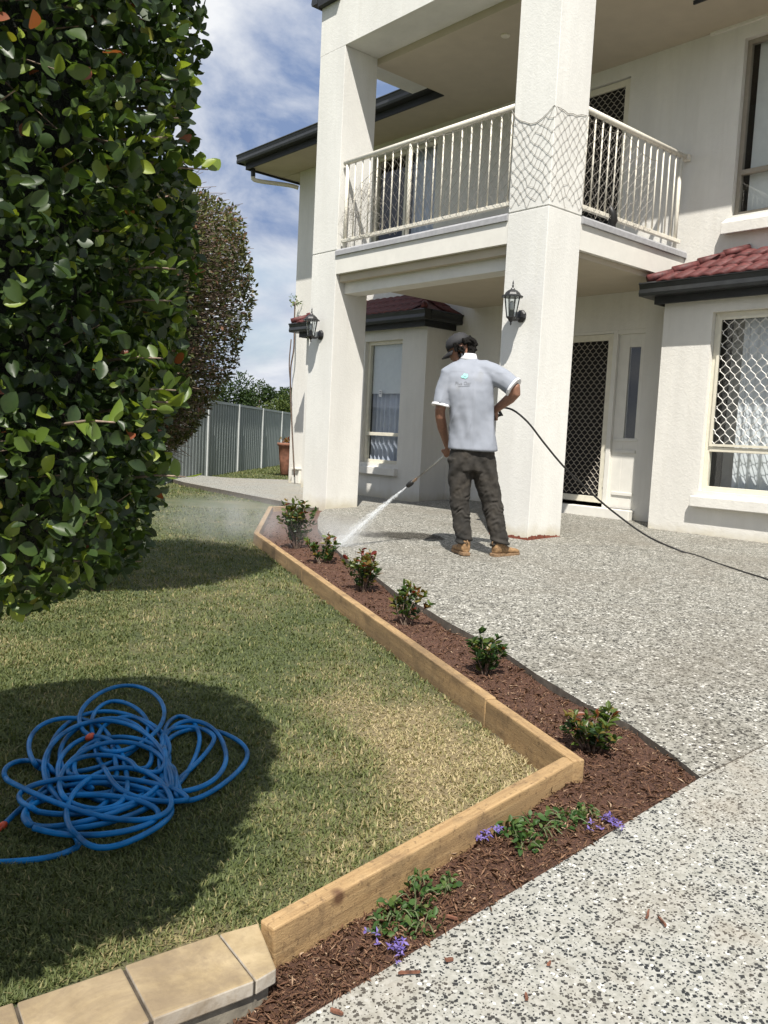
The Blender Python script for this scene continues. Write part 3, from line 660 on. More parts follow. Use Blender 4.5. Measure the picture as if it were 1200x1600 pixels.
# left ground-floor window: roller blind half down, curtains
x0, x1, z0, z1 = LWIN; y = YB + .065
w_ = frame(x0, x1, z0, z1, y, bars=(0.95,)).build('window', M['frame_cream'], house, bevel=.004)
pane(x0 + .04, x1 - .04, z0 + .04, .93, y + .03, w_); pane(x0 + .04, x1 - .04, .97, z1 - .04, y + .03, w_)
MB().box((x0 + .04, y + .075, 1.55), (x1 - .04, y + .082, z1 - .03)).build('roller_blind', M['blind'], w_)
mb = MB(); mb.box((-9.62, y + .018, 1.50), (-9.555, y + .022, 1.60)); nt_ = mb.build('notice', M['white_print'], w_)
for zz in (1.575, 1.545): MB().box((-9.607, y + .0165, zz - .006), (-9.568, y + .018, zz + .006)).build('printed_line', M['grey_print'], nt_)
pleats(x0, x1, z0, z1 - .02, y + .16, 0.105, .03).build('curtain', M['curtain'], w_, fix=False)
room(x0 - .02, x1 + .02, z0 - .02, z1 + .02, y + .055).build('room_lining', M['dark_room'], w_, fix=False)
mb = MB(); mb.box((x0 - .03, YB - .07, .355), (x1 + .03, YB + .06, .465)); mb.build('sill', M['render_wall'], w_, bevel=.008)
# upper right window
x0, x1, z0, z1 = UWIN; y = YW + .065
w_ = frame(x0, x1, z0, z1, y, w=0.045, bars=(3.86,)).build('window', M['frame_bronze'], house, bevel=.004)
pane(x0 + .04, x1 - .04, z0 + .04, 3.84, y + .03, w_); pane(x0 + .04, x1 - .04, 3.88, z1 - .04, y + .03, w_)
MB().box((x0 + .09, y + .10, z0), (x1, y + .11, z1)).build('roller_blind', M['blind'], w_)
room(x0 - .02, x1 + .02, z0 - .02, z1 + .02, y + .055).build('room_lining', M['dark_room'], w_, fix=False)
mb = MB(); mb.extrude([(0, 0), (0.13, -0.03), (0.13, 0.09), (0, 0.17)], (x0 - .05, YW + .03, 3.235), (x1, YW + .03, 3.235), side=(0, -1, 0)); mb.build('sill', M['render_wall'], w_, bevel=.008)
# upper sliding door behind the left railing
x0, x1, z0, z1 = SLIDE; y = YW + .05
w_ = frame(x0, x1, z0, z1, y, w=.05, vbars=(-9.78,)).build('sliding_door', M['frame_cream'], house, bevel=.004)
pane(x0 + .04, -9.8, z0 + .04, z1 - .04, y + .03, w_); pane(-9.76, x1 - .04, z0 + .04, z1 - .04, y + .02, w_)
pleats(-9.74, x1, z0, z1, y + .14, 0.12, .025).build('curtain', M['curtain'], w_, fix=False)
room(x0 - .02, x1 + .02, z0 - .02, z1 + .02, y + .06).build('room_lining', M['dark_room'], w_, fix=False)
# security doors
def security_door(x0, x1, z0, z1, y, mat):
    d_ = frame(x0, x1, z0, z1, y, w=0.075, d=.035).build('door', M['frame_cream'], house, bevel=.004)
    grille(x0 + .07, x1 - .07, z0 + .09, z1 - .07, y + .012, 0.085, 0.094, .0038).build('grille', M[mat], d_, fix=False)
    MB().box((x0 + .01, y + .06, z0), (x1 - .01, y + .07, z1)).build('door_leaf', M['dark_room'], d_)
    for zz in (z0 + .25, (z0 + z1) / 2, z1 - .25): MB().box((x1 - .012, y - .012, zz - .05), (x1 + .008, y - .001, zz + .05)).build('hinge', M['frame_cream'], d_)
    MB().box((x0 + .02, y - .03, (z0 + z1) / 2 - .1), (x0 + .05, y - .001, (z0 + z1) / 2 + .06)).build('handle', M['iron_black'], d_)
    return d_
security_door(-6.80, -5.905, 0.245, 2.265, YW + .02, 'grille_dull')
fr_ = MB(); fr_.box((DOOR[0], YW + .005, .2), (-6.80, YW + .1, 2.3)); fr_.box((-5.905, YW + .005, .2), (-5.845, YW + .1, 2.3)); fr_.box((-6.8, YW + .006, 2.268), (-5.905, YW + .1, 2.3)); fr_.box((-5.845, YW + .006, 2.25), (DOOR[1], YW + .1, 2.3)); fr_.build('door_frame', M['painted_board'], house, bevel=.003)
# sidelight with a glazed slot and moulded panels
sd = MB(); sd.box((-5.845, YW + .045, .2), (-5.70, YW + .09, 2.25)); sd.box((-5.55, YW + .045, .2), (DOOR[1], YW + .09, 2.25)); sd.box((-5.70, YW + .046, 2.10), (-5.55, YW + .089, 2.25)); sd.box((-5.70, YW + .046, .2), (-5.55, YW + .089, 1.04)); sd = sd.build('sidelight', M['painted_board'], house, bevel=.003)
pane(-5.70, -5.55, 1.04, 2.10, YW + .06, sd)
MB().quad((-5.72, YW + .10, 1.0), (-5.52, YW + .10, 1.0), (-5.52, YW + .10, 2.14), (-5.72, YW + .10, 2.14)).build('room_lining', M['dark_room'], sd, fix=False)
for (a, b_) in ((.36, .40), (.86, .90)): MB().box((-5.80, YW + .030, a), (-5.52, YW + .0445, b_)).build('moulding', M['painted_board'], sd, bevel=.004)
MB().box((-5.82, YW + .032, 1.00), (-5.505, YW + .0445, 1.03)).build('moulding', M['painted_board'], sd, bevel=.004)
MB().box((-6.95, YW - .10, -.05), (-5.46, YW + .10, .2)).build('door_step', M['painted_board'], house, bevel=.008)
security_door(-6.80, -5.93, 3.13, 5.19, YW + .03, 'grille_dull')
# small meter box low on the left wall and the red-brown unpainted strip under the right column
mb = MB(); mb.box((-12.30, YW - .05, .02), (-12.08, YW - .001, .26)); mb.build('vent_box', M['painted_board'], house, bevel=.006)
mb = MB(); mb.box((-12.29, YW - .10, .27), (-12.07, YW - .001, .29)); mb.build('vent_hood', M['painted_board'], house)
mb = MB(); n = 34; prev = None
def ragged(p, q, nrm, h0):
    global mb
    for k in range(n):
        a = p + (q - p) * k / n; c = p + (q - p) * (k + 1) / n; h1 = h0[k]; h2 = h0[k + 1]; o_ = np.array(nrm) * .0035
        mb.quad(a + o_ + [0, 0, -.06], c + o_ + [0, 0, -.06], c + o_ + [0, 0, h2], a + o_ + [0, 0, h1])
hh = [0.026 + .018 * random.random() for _ in range(n + 1)]; h3 = [max(0.0, 0.036 + .018 * random.random() - .0018 * max(0, k - 18)) for k in range(n + 1)]
ragged(np.array([XR0, YC0, 0]), np.array([XR1 + .003, YC0, 0]), (0, -1, 0), hh); ragged(np.array([XR1, YC0 - .003, 0]), np.array([XR1, YC1, 0.02]), (1, 0, 0), h3)
mb.build('unpainted_strip', M['primer_red'], house, fix=False)

# ---- balcony railing
def railing(a, b_, n, posts, side):
    a = np.array(a, float); b_ = np.array(b_, float)
    mb = MB(); mb.tube([a + [0, 0, 4.105], b_ + [0, 0, 4.105]], 0.030, 12); rl = mb.build('railing', M['rail_cream'], house, smooth=True)
    t = (b_ - a) / np.linalg.norm(b_ - a); sd_ = np.array([-t[1], t[0], 0])
    mb = MB(); mb.extrude([(-.022, 0), (.022, 0), (.022, .04), (-.022, .04)], a + [0, 0, 3.185], b_ + [0, 0, 3.185]); mb.build('bottom_rail', M['rail_cream'], rl, bevel=.004)
    for k in range(n):
        f = (k + .5) / n
        if any(abs(f - q) < .4 / n for q in posts): continue
        p = a + (b_ - a) * f; mb = MB(); mb.tube([p + [0, 0, 3.2], p + [0, 0, 4.09]], 0.0085, 6); mb.build('baluster', M['rail_cream'], rl, smooth=True, fix=False)
    for q in posts:
        p = a + (b_ - a) * q; mb = MB(); mb.tube([p + [0, 0, 3.08], p + [0, 0, 4.10]], 0.022, 8); mb.build('post', M['rail_cream'], rl, smooth=True, fix=False)
    return rl
railing((XL1 + .03, YC0 + .05, 0), (XR0 - .002, YC0 + .05, 0), 20, (.02, .435), 1)
railing((XR1 - .05, YC1 + .002, 0), (XR1 - .05, YW - .06, 0), 15, (.955,), 1)
MB().box((XR1 - .09, YW - .07, 4.07), (XR1 - .01, YW - .001, 4.14)).build('rail_bracket', M['rail_cream'], house, bevel=.01)
mb = MB(); mb.tube([(-12.95, 8.05, 5.42), (-12.95, 8.06, 5.26)], .04, 8); mb.build('pipe_outlet', M['gutter_black'], house)
mb = MB(); mb.tube(catmull([(-12.95, 8.06, 5.262), (-12.93, 8.12, 5.20), (-12.6, 8.55, 5.16), (-12.50, 8.70, 5.13)], 5), .036, 8); mb.build('downpipe', M['frame_cream'], house, smooth=True)
rebase(house, (-8.0, YW, 0.0))
# ------------------------------------------------------------------ wall lanterns
def lantern(xc, label):
    t = empty('wall_lantern', label, 'wall lamp', (xc, YC0, 2.12), 'carriage lanterns on the columns')
    y, z = YC0 - .15, 2.05
    mb = MB(); R_ = Matrix.Translation((xc, YC0 - .002, 2.115)) @ Matrix.Rotation(math.pi / 2, 4, 'X')
    mb.lathe([(0.062, 0.0), (0.062, 0.010), (0.048, 0.024), (0.022, 0.034)], (0, 0, 0), 8, R_); mb.build('back_plate', M['iron_black'], t, bevel=.002)
    mb = MB(); mb.tube(catmull([(xc, YC0 - .02, 2.10), (xc, YC0 - .07, 2.075), (xc, YC0 - .12, 2.07), (xc, y, 2.085)], 5), 0.013, 8); mb.build('arm', M['iron_black'], t, smooth=True)
    mb = MB(); mb.lathe([(0.004, -0.035), (0.010, -0.025), (0.007, -0.010), (0.020, 0.004), (0.030, 0.02), (0.048, 0.035), (0.048, 0.042)], (xc, y, z), 8); mb.build('lamp_base', M['iron_black'], t)
    zc = z + .225
    mb = MB()
    for k in range(8):
        th = 2 * math.pi * (k + .5) / 8; c_, s_ = math.cos(th), math.sin(th)
        mb.tube([(xc + .044 * c_, y + .044 * s_, z + .038), (xc + .074 * c_, y + .074 * s_, zc)], .0042, 4)
    mb.build('cage', M['iron_black'], t)
    mb = MB()
    for k in range(8):
        a, b_ = 2 * math.pi * (k + .5) / 8, 2 * math.pi * (k + 1.5) / 8
        mb.quad((xc + .041 * math.cos(a), y + .041 * math.sin(a), z + .04), (xc + .041 * math.cos(b_), y + .041 * math.sin(b_), z + .04), (xc + .071 * math.cos(b_), y + .071 * math.sin(b_), zc - .002), (xc + .071 * math.cos(a), y + .071 * math.sin(a), zc - .002))
    mb.build('lamp_glass', M['glass'], t, fix=False)
    mb = MB(); mb.lathe([(0.105, zc - .004), (0.105, zc + .004), (0.082, zc + .014), (0.070, zc + .034), (0.048, zc + .054), (0.022, zc + .068), (0.016, zc + .08)], (xc, y, 0), 8); mb.build('lamp_cap', M['iron_black'], t)
    mb = MB(); mb.lathe([(0.010, zc + .08), (0.006, zc + .088), (0.011, zc + .098), (0.005, zc + .108), (0.008, zc + .125), (0.002, zc + .15)], (xc, y, 0), 8); mb.build('finial', M['iron_black'], t, smooth=True)
    mb = MB(); mb.lathe([(0.020, z + .04), (0.020, z + .10)], (xc, y, 0), 8); mb.build('bulb_holder', M['iron_black'], t)
    mb = MB(); mb.lathe([(0.016, z + .10), (0.020, z + .12), (0.020, z + .17), (0.012, z + .185)], (xc, y, 0), 8); mb.build('bulb', M['light_bulb'], t, smooth=True)
    base = t.location.copy(); rebase(t, base)
lantern((XR0 + XR1) / 2, 'black carriage lantern on the right column, just above the man')
lantern((XL0 + XL1) / 2, 'black carriage lantern on the left column, beside the tall bed shrub')

# ------------------------------------------------------------------ wire netting tied round railing and column
def net_pt(s, z):
    """path: left rail, round the outer faces of the right column, right rail"""
    A = XR0 - XL1 + 0.0; s1 = A; s2 = s1 + (XR1 - XR0); s3 = s2 + (YC1 - YC0)
    if s < s1: return np.array([XL1 + s, YC0 + .012, z])
    if s < s2: return np.array([XR0 + (s - s1), YC0 - .006, z])
    if s < s3: return np.array([XR1 + .006, YC0 + (s - s2), z])
    return np.array([XR1 - .012, YC1 + (s - s3), z])
s1 = XR0 - XL1; s2 = s1 + XR1 - XR0; s3 = s2 + YC1 - YC0; s4 = s3 + 1.25
def net_top(s):
    if s < s1: return 4.06 - 0.55 * max(0, (0.95 - s)) ** 1.2 + .03 * math.sin(s * 6)
    if s < s2: q = (s - s1) / (s2 - s1); return 4.00 - 0.11 * math.sin(math.pi * q) - .02 * q
    if s < s3: q = (s - s2) / (s3 - s2); return 3.98 + 0.06 * q * q - .03 * math.sin(math.pi * q)
    q = (s - s3) / (s4 - s3); return 4.03 - .04 * math.sin(q * 9) - 0.1 * q
def net_bot(s):
    if s < s1: return 3.16 + .03 * math.sin(s * 11)
    return 3.12 + .05 * abs(math.sin(s * 13))
nw, nh = 0.098, 0.062
net = MB(); knots = MB(); ns = int((s4 - .35) / nw); jit = {}
def npos(i, j):
    if (i, j) not in jit:
        s = .35 + (i + (0.5 if j % 2 else 0)) * nw; f = j / 15
        z = net_bot(min(s, s4)) + (net_top(min(s, s4)) - net_bot(min(s, s4))) * f
        jit[(i, j)] = (s + random.uniform(-.013, .013), z + random.uniform(-.010, .010))
    return jit[(i, j)]
for i in range(ns):
    for j in range(15):
        s_, z_ = npos(i, j)
        if s_ > s4: continue
        for di in ((0, 1) if j % 2 else (-1, 0)):
            if i + di < 0: continue
            a, b_ = npos(i, j), npos(i + di, j + 1)
            if b_[0] > s4: continue
            pts = []
            for q in (0, .33, .67, 1):
                ss = a[0] + (b_[0] - a[0]) * q; zz = a[1] + (b_[1] - a[1]) * (q * q * (3 - 2 * q)); p = net_pt(ss, zz); pts.append(p)
            if random.random() < .03: continue
            net.tube(pts, .0017, 3, cap=False)
        if s1 - .02 < s_ < s3 and random.random() < .8:
            p = net_pt(s_, z_); knots.lathe([(0.001, -.005), (.0042, 0), (.001, .005)], p, 5)
for _ in range(60):                                       # slack bundle at the left end of the rail
    s_ = random.uniform(.12, .75); z_ = random.uniform(3.2, 3.72); pts = [net_pt(max(.04, s_ + random.uniform(-.14, .14)), z_ + random.uniform(-.10, .10)) + np.array([0, -random.uniform(0, .05), 0]) for _ in range(4)]; net.tube(catmull(pts, 3), .0015, 3, cap=False)
tp = [net_pt(s_, net_top(s_) + random.uniform(-.01, .01)) for s_ in np.linspace(.4, s4, 70)]; net.tube(tp, .0030, 4)
nt_o = empty('wire_netting', 'rusty wire netting wrapped round the balcony railing and the right column', 'netting', (XR1, YC0, 3.1))
net.build('netting_wire', M['wire'], nt_o, fix=False); tag(knots.build('netting_knots', M['wire'], nt_o, fix=False), kind='stuff'); rebase(nt_o, (XR1, YC0, 3.1))
mb = MB(); yk = onx(957, 325, XR1 - .02); mb.tube([(XR1 - .028, yk[1] - .04, 3.30), (XR1 - .018, yk[1], 3.24), (XR1 - .018, yk[1] + .02, 3.16), (XR1 - .02, yk[1] + .03, 3.10)], [.02, .042, .048, .012], 8)
tag(mb.build('hanging_cloth', M['rubber_black'], smooth=True), 'small black cloth hanging over the bottom rail of the balcony', 'cloth')

# ------------------------------------------------------------------ timber edging
edging = empty('timber_edging', 'new timber sleeper edging round the mulch bed, cut in a sharp corner', 'garden edging', (Cn[0], Cn[1], -0.3))
def sleeper(a, b_, thick, za, zb, depth=0.20, inner=1, name='sleeper'):
    """a, b: top outer edge ends; thickness is laid towards the bed"""
    a = np.array([a[0], a[1], za]); b_ = np.array([b_[0], b_[1], zb]); t = b_ - a; L = np.linalg.norm(t); t /= L
    nrm = np.cross([0, 0, 1.0], t) * inner; nrm /= np.linalg.norm(nrm); up = np.cross(nrm, t) * 1.0
    if up[2] < 0: up = -up
    mb = MB(); nseg = max(2, int(L / .25))
    mb.box((0, 0, -depth), (L, thick, 0))
    o = mb.build(name, M['timber'], edging, bevel=.005)
    o.matrix_world = Matrix([[t[0], nrm[0], up[0], a[0]], [t[1], nrm[1], up[1], a[1]], [t[2], nrm[2], up[2], a[2]], [0, 0, 0, 1]])
    return o
def lerp(p, q, f): return p + (q - p) * f
tt = 0.048; dirL = (Cn - K_) / np.linalg.norm(Cn - K_)
zk, zc = -0.005, -0.060
E2 = Cn + dirL * 0.055
cuts = [0.0, 0.34, 0.885, 1.0]
SL = []
for f0, f1 in zip(cuts[:-1], cuts[1:]):
    p, q = lerp(K_, E2, f0), lerp(K_, E2, f1)
    g = 0.003 / np.linalg.norm(E2 - K_)
    SL.append(sleeper(lerp(K_, E2, f0 + g), lerp(K_, E2, f1 - g), tt if f1 < 1 else tt - .003, zk + (zc - zk) * f0 + random.uniform(-.002, .002), zk + (zc - zk) * f1 + random.uniform(-.002, .002), .22, 1))
SL.append(sleeper(Fe, K_ + (K_ - Fe) / np.linalg.norm(K_ - Fe) * -.004, tt, 0.012, -0.006, .2, 1))
SL.append(sleeper(Cn - np.array([0, .004, 0]), Ne, tt, -0.062, -0.140, .22, 1))
back = np.array([-8.62, 6.02, 0]); SL.append(sleeper(Fe + [0.02, 0.03, 0], back, tt, 0.008, 0.006, .15, -1))
rebase(edging, (Cn[0], Cn[1], -0.3))
for o in SL: pass

# ------------------------------------------------------------------ retaining wall with coping stones
ZK = -0.165
kp = lambda u, v, z=ZK: onz(u, v, z)
rw = empty('retaining_wall', 'low stone retaining wall with pale sandstone coping at the edge of the lawn', 'retaining wall', (-1.4, .6, -.4))
b0, b1, b2, b3 = kp(404, 1439.5), kp(341, 1457), kp(192, 1508), kp(23, 1564); f0, f1, f2 = kp(434, 1514), kp(400.5, 1533), kp(237.6, 1594)
db = (b3 - b1) / np.linalg.norm(b3 - b1); df = f2 - f1; df /= np.linalg.norm(df); wid = f2 - b2
b4 = b3 + db * .30; f3 = b3 + (f2 - b2); f4 = b4 + (f2 - b2); b5 = b4 + db * .3; f5 = f4 + db * .3; b6 = b5 + db * .9; f6 = f5 + db * .9
stones = [(b0, b1, f1, f0), (b1, b2, f2, f1), (b2, b3, f3, f2), (b3, b4, f4, f3), (b4, b5, f5, f4), (b5, b6, f6, f5)]
for i, q in enumerate(stones):
    c = sum(q) / 4; q2 = [c + (p - c) * (1 - .0042 / np.linalg.norm(p - c)) for p in q]
    dz = random.uniform(-.002, .002); mb = MB(); mb.prism([p[:2] for p in q2], ZK - .034 + dz, ZK + dz); mb.build('coping_stone', M['coping_stone'], rw, bevel=.004)
    inn = [c + (p - c) * (1 - .004 / np.linalg.norm(p - c)) for p in q]
off = np.array([.0, .012, 0]); ww = (b2 - f2) / np.linalg.norm(b2 - f2)
body = [b0 + ww * -.012, f0 + ww * .016 + db * .012, f1 + ww * .016, f6 + ww * .016, b6 - ww * .01]
mb = MB(); mb.prism([p[:2] for p in body], -.42, ZK - .036); mb.build('wall_base', M['mortar'], rw)
jf = [b0 - ww * .004, f0 + ww * .004 + db * .004, f1 + ww * .004, f6 + ww * .004, b6]
mb = MB(); mb.prism([p[:2] for p in [b0 + db * .004 - ww * .004, f0 + db * .006 + ww * .006, f1 + ww * .006, f6 + ww * .006, b6 - ww * .004]], ZK - .030, ZK - .006); mb.build('joint_mortar', M['joint_dirt'], rw)
rebase(rw, (-1.4, .6, -.4))

# ------------------------------------------------------------------ leaf helpers
def leaf_verts(kind):
    if kind == 'big':       # folded ovate leaf, length 1 along +Y, unit half width
        return np.array([(0, 0, 0)] + [(sg * w_, y_, h_) for y_, w_, h_ in ((.10, .40, .06), (.27, .80, .11), (.48, 1.0, .14), (.70, .84, .09), (.88, .46, .0)) for sg in (-1, 1)] + [(0, 1, -.10)] + [(0, y_, h_) for y_, h_ in ((.10, 0), (.27, -.02), (.48, -.03), (.70, -.05), (.88, -.08))], float), [(0, 12, 1), (0, 2, 12)] + [q_ for i_ in range(4) for q_ in ((1 + 2 * i_, 12 + i_, 13 + i_, 3 + 2 * i_), (12 + i_, 2 + 2 * i_, 4 + 2 * i_, 13 + i_))] + [(9, 16, 11), (16, 10, 11)]
    return np.array([(0, 0, 0), (-1, .45, .12), (1, .45, .12), (0, 1, -.05), (0, .5, -.05)], float), [(0, 4, 1), (0, 2, 4), (1, 4, 3), (4, 2, 3)]
def leaves(name, P, A, N, L, Wd, tint, mat, parent=None, kind='small'):
    tv, tf = leaf_verts(kind); n = len(P); k = len(tv)
    A = A / (np.linalg.norm(A, axis=1, keepdims=True) + 1e-9); N = N - A * np.sum(N * A, 1, keepdims=True); N = N / (np.linalg.norm(N, axis=1, keepdims=True) + 1e-9); B = np.cross(A, N)
    V = P[:, None, :] + tv[None, :, 0:1] * (Wd * .5)[:, None, None] * B[:, None, :] + tv[None, :, 1:2] * L[:, None, None] * A[:, None, :] + tv[None, :, 2:3] * (L * rng.uniform(-.4, 1.9, n))[:, None, None] * N[:, None, :]
    V = V.reshape(-1, 3); me = bpy.data.meshes.new(name); base = (np.arange(n) * k)
    loops = np.concatenate([np.concatenate([(base[:, None] + np.array(f)[None, :]) for f in [q]], 0).ravel() if False else (base[:, None] + np.array(q)[None, :]).ravel() for q in tf])
    sizes = np.concatenate([np.full(n, len(q)) for q in tf]); starts = np.concatenate([[0], np.cumsum(sizes)[:-1]])
    me.vertices.add(len(V)); me.vertices.foreach_set('co', V.ravel()); me.loops.add(len(loops)); me.loops.foreach_set('vertex_index', loops.astype(np.int32))
    me.polygons.add(len(sizes)); me.polygons.foreach_set('loop_start', starts.astype(np.int32)); me.update(calc_edges=True); me.validate()
    at = me.color_attributes.new('tint', 'FLOAT_COLOR', 'POINT'); t = np.repeat(tint, k); at.data.foreach_set('color', np.stack([t, t, t, np.ones_like(t)], 1).ravel())
    me.polygons.foreach_set('use_smooth', np.ones(len(sizes), bool))
    return link(name, me, mat, parent)
def leaf_data(name, mat, kind, t):
    tv, tf = leaf_verts(kind); me = bpy.data.meshes.new(name); me.from_pydata([tuple(v * [.5, 1, 1]) for v in tv], [], tf); me.update(); me.materials.append(mat)
    at = me.color_attributes.new('tint', 'FLOAT_COLOR', 'POINT')
    for d in at.data: d.color = (t, t, t, 1)
    for p in me.polygons: p.use_smooth = True
    return me
def leaf_matrix(P, A, N, L, Wd):
    A = A / np.linalg.norm(A); N = N - A * np.dot(N, A); N /= np.linalg.norm(N) + 1e-9; B = np.cross(A, N)
    return Matrix([[B[0] * Wd, A[0] * L, N[0] * L, P[0]], [B[1] * Wd, A[1] * L, N[1] * L, P[1]], [B[2] * Wd, A[2] * L, N[2] * L, P[2]], [0, 0, 0, 1]])
def unit(n): v = rng.normal(size=(n, 3)); return v / np.linalg.norm(v, axis=1, keepdims=True)

# ------------------------------------------------------------------ topiary hedges
def crown_radius(prof, f):  # prof: (height fraction, radius)
    return np.interp(f, [p[0] for p in prof], [p[1] for p in prof])
def surface_pts(n, c, prof, z0, z1, deep):
    f = rng.random(n * 3); r = crown_radius(prof, f); keep = rng.random(n * 3) < r / max(p[1] for p in prof); f = f[keep][:n]; r = crown_radius(prof, f)
    th = rng.random(len(f)) * 2 * np.pi; bumps = 1 + .025 * np.sin(th * 3 + f * 9) + .025 * np.sin(th * 7 - f * 17) + .02 * np.sin(th * 13 + f * 31)
    dep = 1 - deep * rng.random(len(f)) ** 1.7
    rr = r * bumps * dep; P = np.stack([c[0] + rr * np.cos(th), c[1] + rr * np.sin(th), z0 + (z1 - z0) * f], 1)
    drdf = (crown_radius(prof, np.clip(f + .02, 0, 1)) - crown_radius(prof, np.clip(f - .02, 0, 1))) / (.04 * (z1 - z0))
    N = np.stack([np.cos(th), np.sin(th), -np.clip(drdf, -3, 3)], 1); N /= np.linalg.norm(N, axis=1, keepdims=True)
    return P, N, dep
def core(name, c, prof, z0, z1, k, mat, parent):  # solid filler added inside a crown to block light, not real growth
    mb = MB(); secs = []
    for f in np.linspace(0.04, .96, 14):
        r = crown_radius(prof, f) * k; secs.append(((c[0], c[1], z0 + (z1 - z0) * f), (r, 0, 0), (0, r, 0)))
    mb.loft(secs, 20); o = mb.build(name, mat, parent, smooth=True); return o
simple('dark_core', (0.010, 0.015, 0.006), 0.95, nsc=30, var=0.4, bump=1.0, bdist=0.05)  # dark colour for the added cores that keep light from passing through the crowns
# near hedge
c1 = cf(-1.04, 1.50, 0); Z0, Z1 = 0.60, 2.22
prof1 = [(0, .34), (.012, .48), (.035, .56), (.07, .61), (.15, .635), (.3, .645), (.8, .645), (.92, .56), (1, .15)]
h1 = empty('topiary_hedge', 'large dark-leaved clipped hedge filling the left edge, with broad glossy leaves', 'hedge', (c1[0], c1[1], -.2))
mb = MB(); mb.tube(catmull([(c1[0], c1[1], -.3), (c1[0] + .02, c1[1], .2), (c1[0], c1[1] + .02, .8), (c1[0], c1[1], 1.6)], 4), [.05] * 5 + [.045] * 4 + [.03] * 4, 9); mb.build('trunk', M['bark'], h1, smooth=True)
core('light_block_core', c1, prof1, Z0, Z1, .72, M['dark_core'], h1)  # added light-blocking core hidden behind the leaves
n = 60000; P, N, dep = surface_pts(n, c1, prof1, Z0, Z1, .30); n = len(P)
A = .55 * N + .75 * unit(n) + np.array([0, 0, .18]); NN = .55 * N + np.array([0, 0, .45]) + .65 * unit(n)
L = rng.uniform(.014, .031, n); Wd = L * rng.uniform(.58, .78, n)
tint = np.clip(rng.beta(1.7, 2.6, n) * .85 + .04, 0, 1); young = rng.random(n) < .07; tint[young] = rng.uniform(.80, .95, young.sum()); red = rng.random(n) < .004; tint[red] = 1.0
cl = .5 + .5 * np.sin(P[:, 2] * 9 + np.arctan2(P[:, 1] - c1[1], P[:, 0] - c1[0]) * 4); tint = np.where(~young & ~red, tint * (.7 + .5 * cl), tint)
# leaves that show largest: towards the camera, outermost
tocam = (CAM - P); dist = np.linalg.norm(tocam, axis=1); facing = np.sum(N * tocam, 1) / dist
q_ = (P - CAM) @ RM; uu = 600 + F_PX * q_[:, 0] / q_[:, 2]; vv = 800 + F_PX * q_[:, 1] / q_[:, 2]
score = np.where((uu > -5) & (uu < 340) & (vv > -5) & (vv < 980) & (facing > .1) & (dep > .90), L / dist, 0); top = np.argsort(-score)[:300]; rest = np.ones(n, bool); rest[top] = False
lv = [leaf_data('leaf', M['hedge_leaf'], 'big', t) for t in (.15, .35, .5, .68, .85, .93, 1.0)]; lt = np.array((.15, .35, .5, .68, .85, .93, 1.0))
for i in top:
    o = link('leaf', lv[int(np.argmin(abs(lt - tint[i])))], None, h1); Li = L[i] * 1.12; o.matrix_world = leaf_matrix(P[i] + N[i] * .008, A[i], NN[i], Li, Li * rng.uniform(.58, .76))
tag(leaves('foliage', P[rest], A[rest], NN[rest], L[rest], Wd[rest], tint[rest], M['hedge_leaf'], h1, 'big'), kind='stuff')
# young shoots breaking the outline on the sunny side
sh_px = [(298, 45, 1.50), (290, 125, 1.48), (300, 168, 1.50), (292, 185, 1.50), (325, 265, 1.52), (310, 255, 1.52), (262, 215, 1.4), (275, 420, 1.46), (275, 610, 1.46), (268, 470, 1.44), (285, 630, 1.46), (290, 745, 1.46), (255, 560, 1.4), (245, 640, 1.4), (180, 660, 1.2), (60, 690, 1.15)]
PS, AS, NS, LS, TS = [], [], [], [], []; tw = MB()
for u, v, D in sh_px:
    d = ray(u, v); e = CAM + D / (d @ np.array([*FWD[:2], 0])) * d; outw = e - np.array([c1[0], c1[1], e[2] - .05]); outw /= np.linalg.norm(outw); b_ = e - outw * .10
    tw = MB(); tw.tube([b_, b_ * .5 + e * .5 + [0, 0, .004], e], [.0028, .002, .0012], 5); tw.build('shoot', M['twig'], h1, smooth=True, fix=False)
    for k in range(7):
        f = .3 + .7 * k / 6; PS.append(b_ + (e - b_) * f); a = outw * .5 + unit(1)[0] * .75 + np.array([0, 0, .35]); AS.append(a); NS.append(unit(1)[0] + np.array([0, 0, .8])); LS.append(rng.uniform(.024, .042)); TS.append(rng.uniform(.76, .93) if v < 300 else rng.uniform(.6, .86))
tag(leaves('young_foliage', np.array(PS), np.array(AS), np.array(NS), np.array(LS), np.array(LS) * .58, np.array(TS), M['hedge_leaf'], h1, 'big'), kind='stuff')
def twigs(c, prof, z0, z1, n, rmin, name, parent, band=(0, 1), rad=.003):
    mb = MB()
    for _ in range(n):
        f = rng.uniform(*band); th = rng.random() * 6.283; r = crown_radius(prof, f); z = z0 + (z1 - z0) * f
        a = np.array([c[0] + r * rmin * math.cos(th), c[1] + r * rmin * math.sin(th), z - .05 * rng.random()]); th2 = th + rng.normal() * .22
        e = np.array([c[0] + r * rng.uniform(.90, 1.03) * math.cos(th2), c[1] + r * rng.uniform(.90, 1.03) * math.sin(th2), z + rng.normal() * .06])
        m_ = (a + e) / 2 + rng.normal(size=3) * .02; mb.tube([a, m_, e], [rad, rad * .7, rad * .35], 3, cap=False)
    return tag(mb.build(name, M['twig'], parent, fix=False), kind='stuff')
twigs(c1, prof1, Z0, Z1, 420, .62, 'branches', h1, rad=.0026)
rebase(h1, (c1[0], c1[1], -.2))
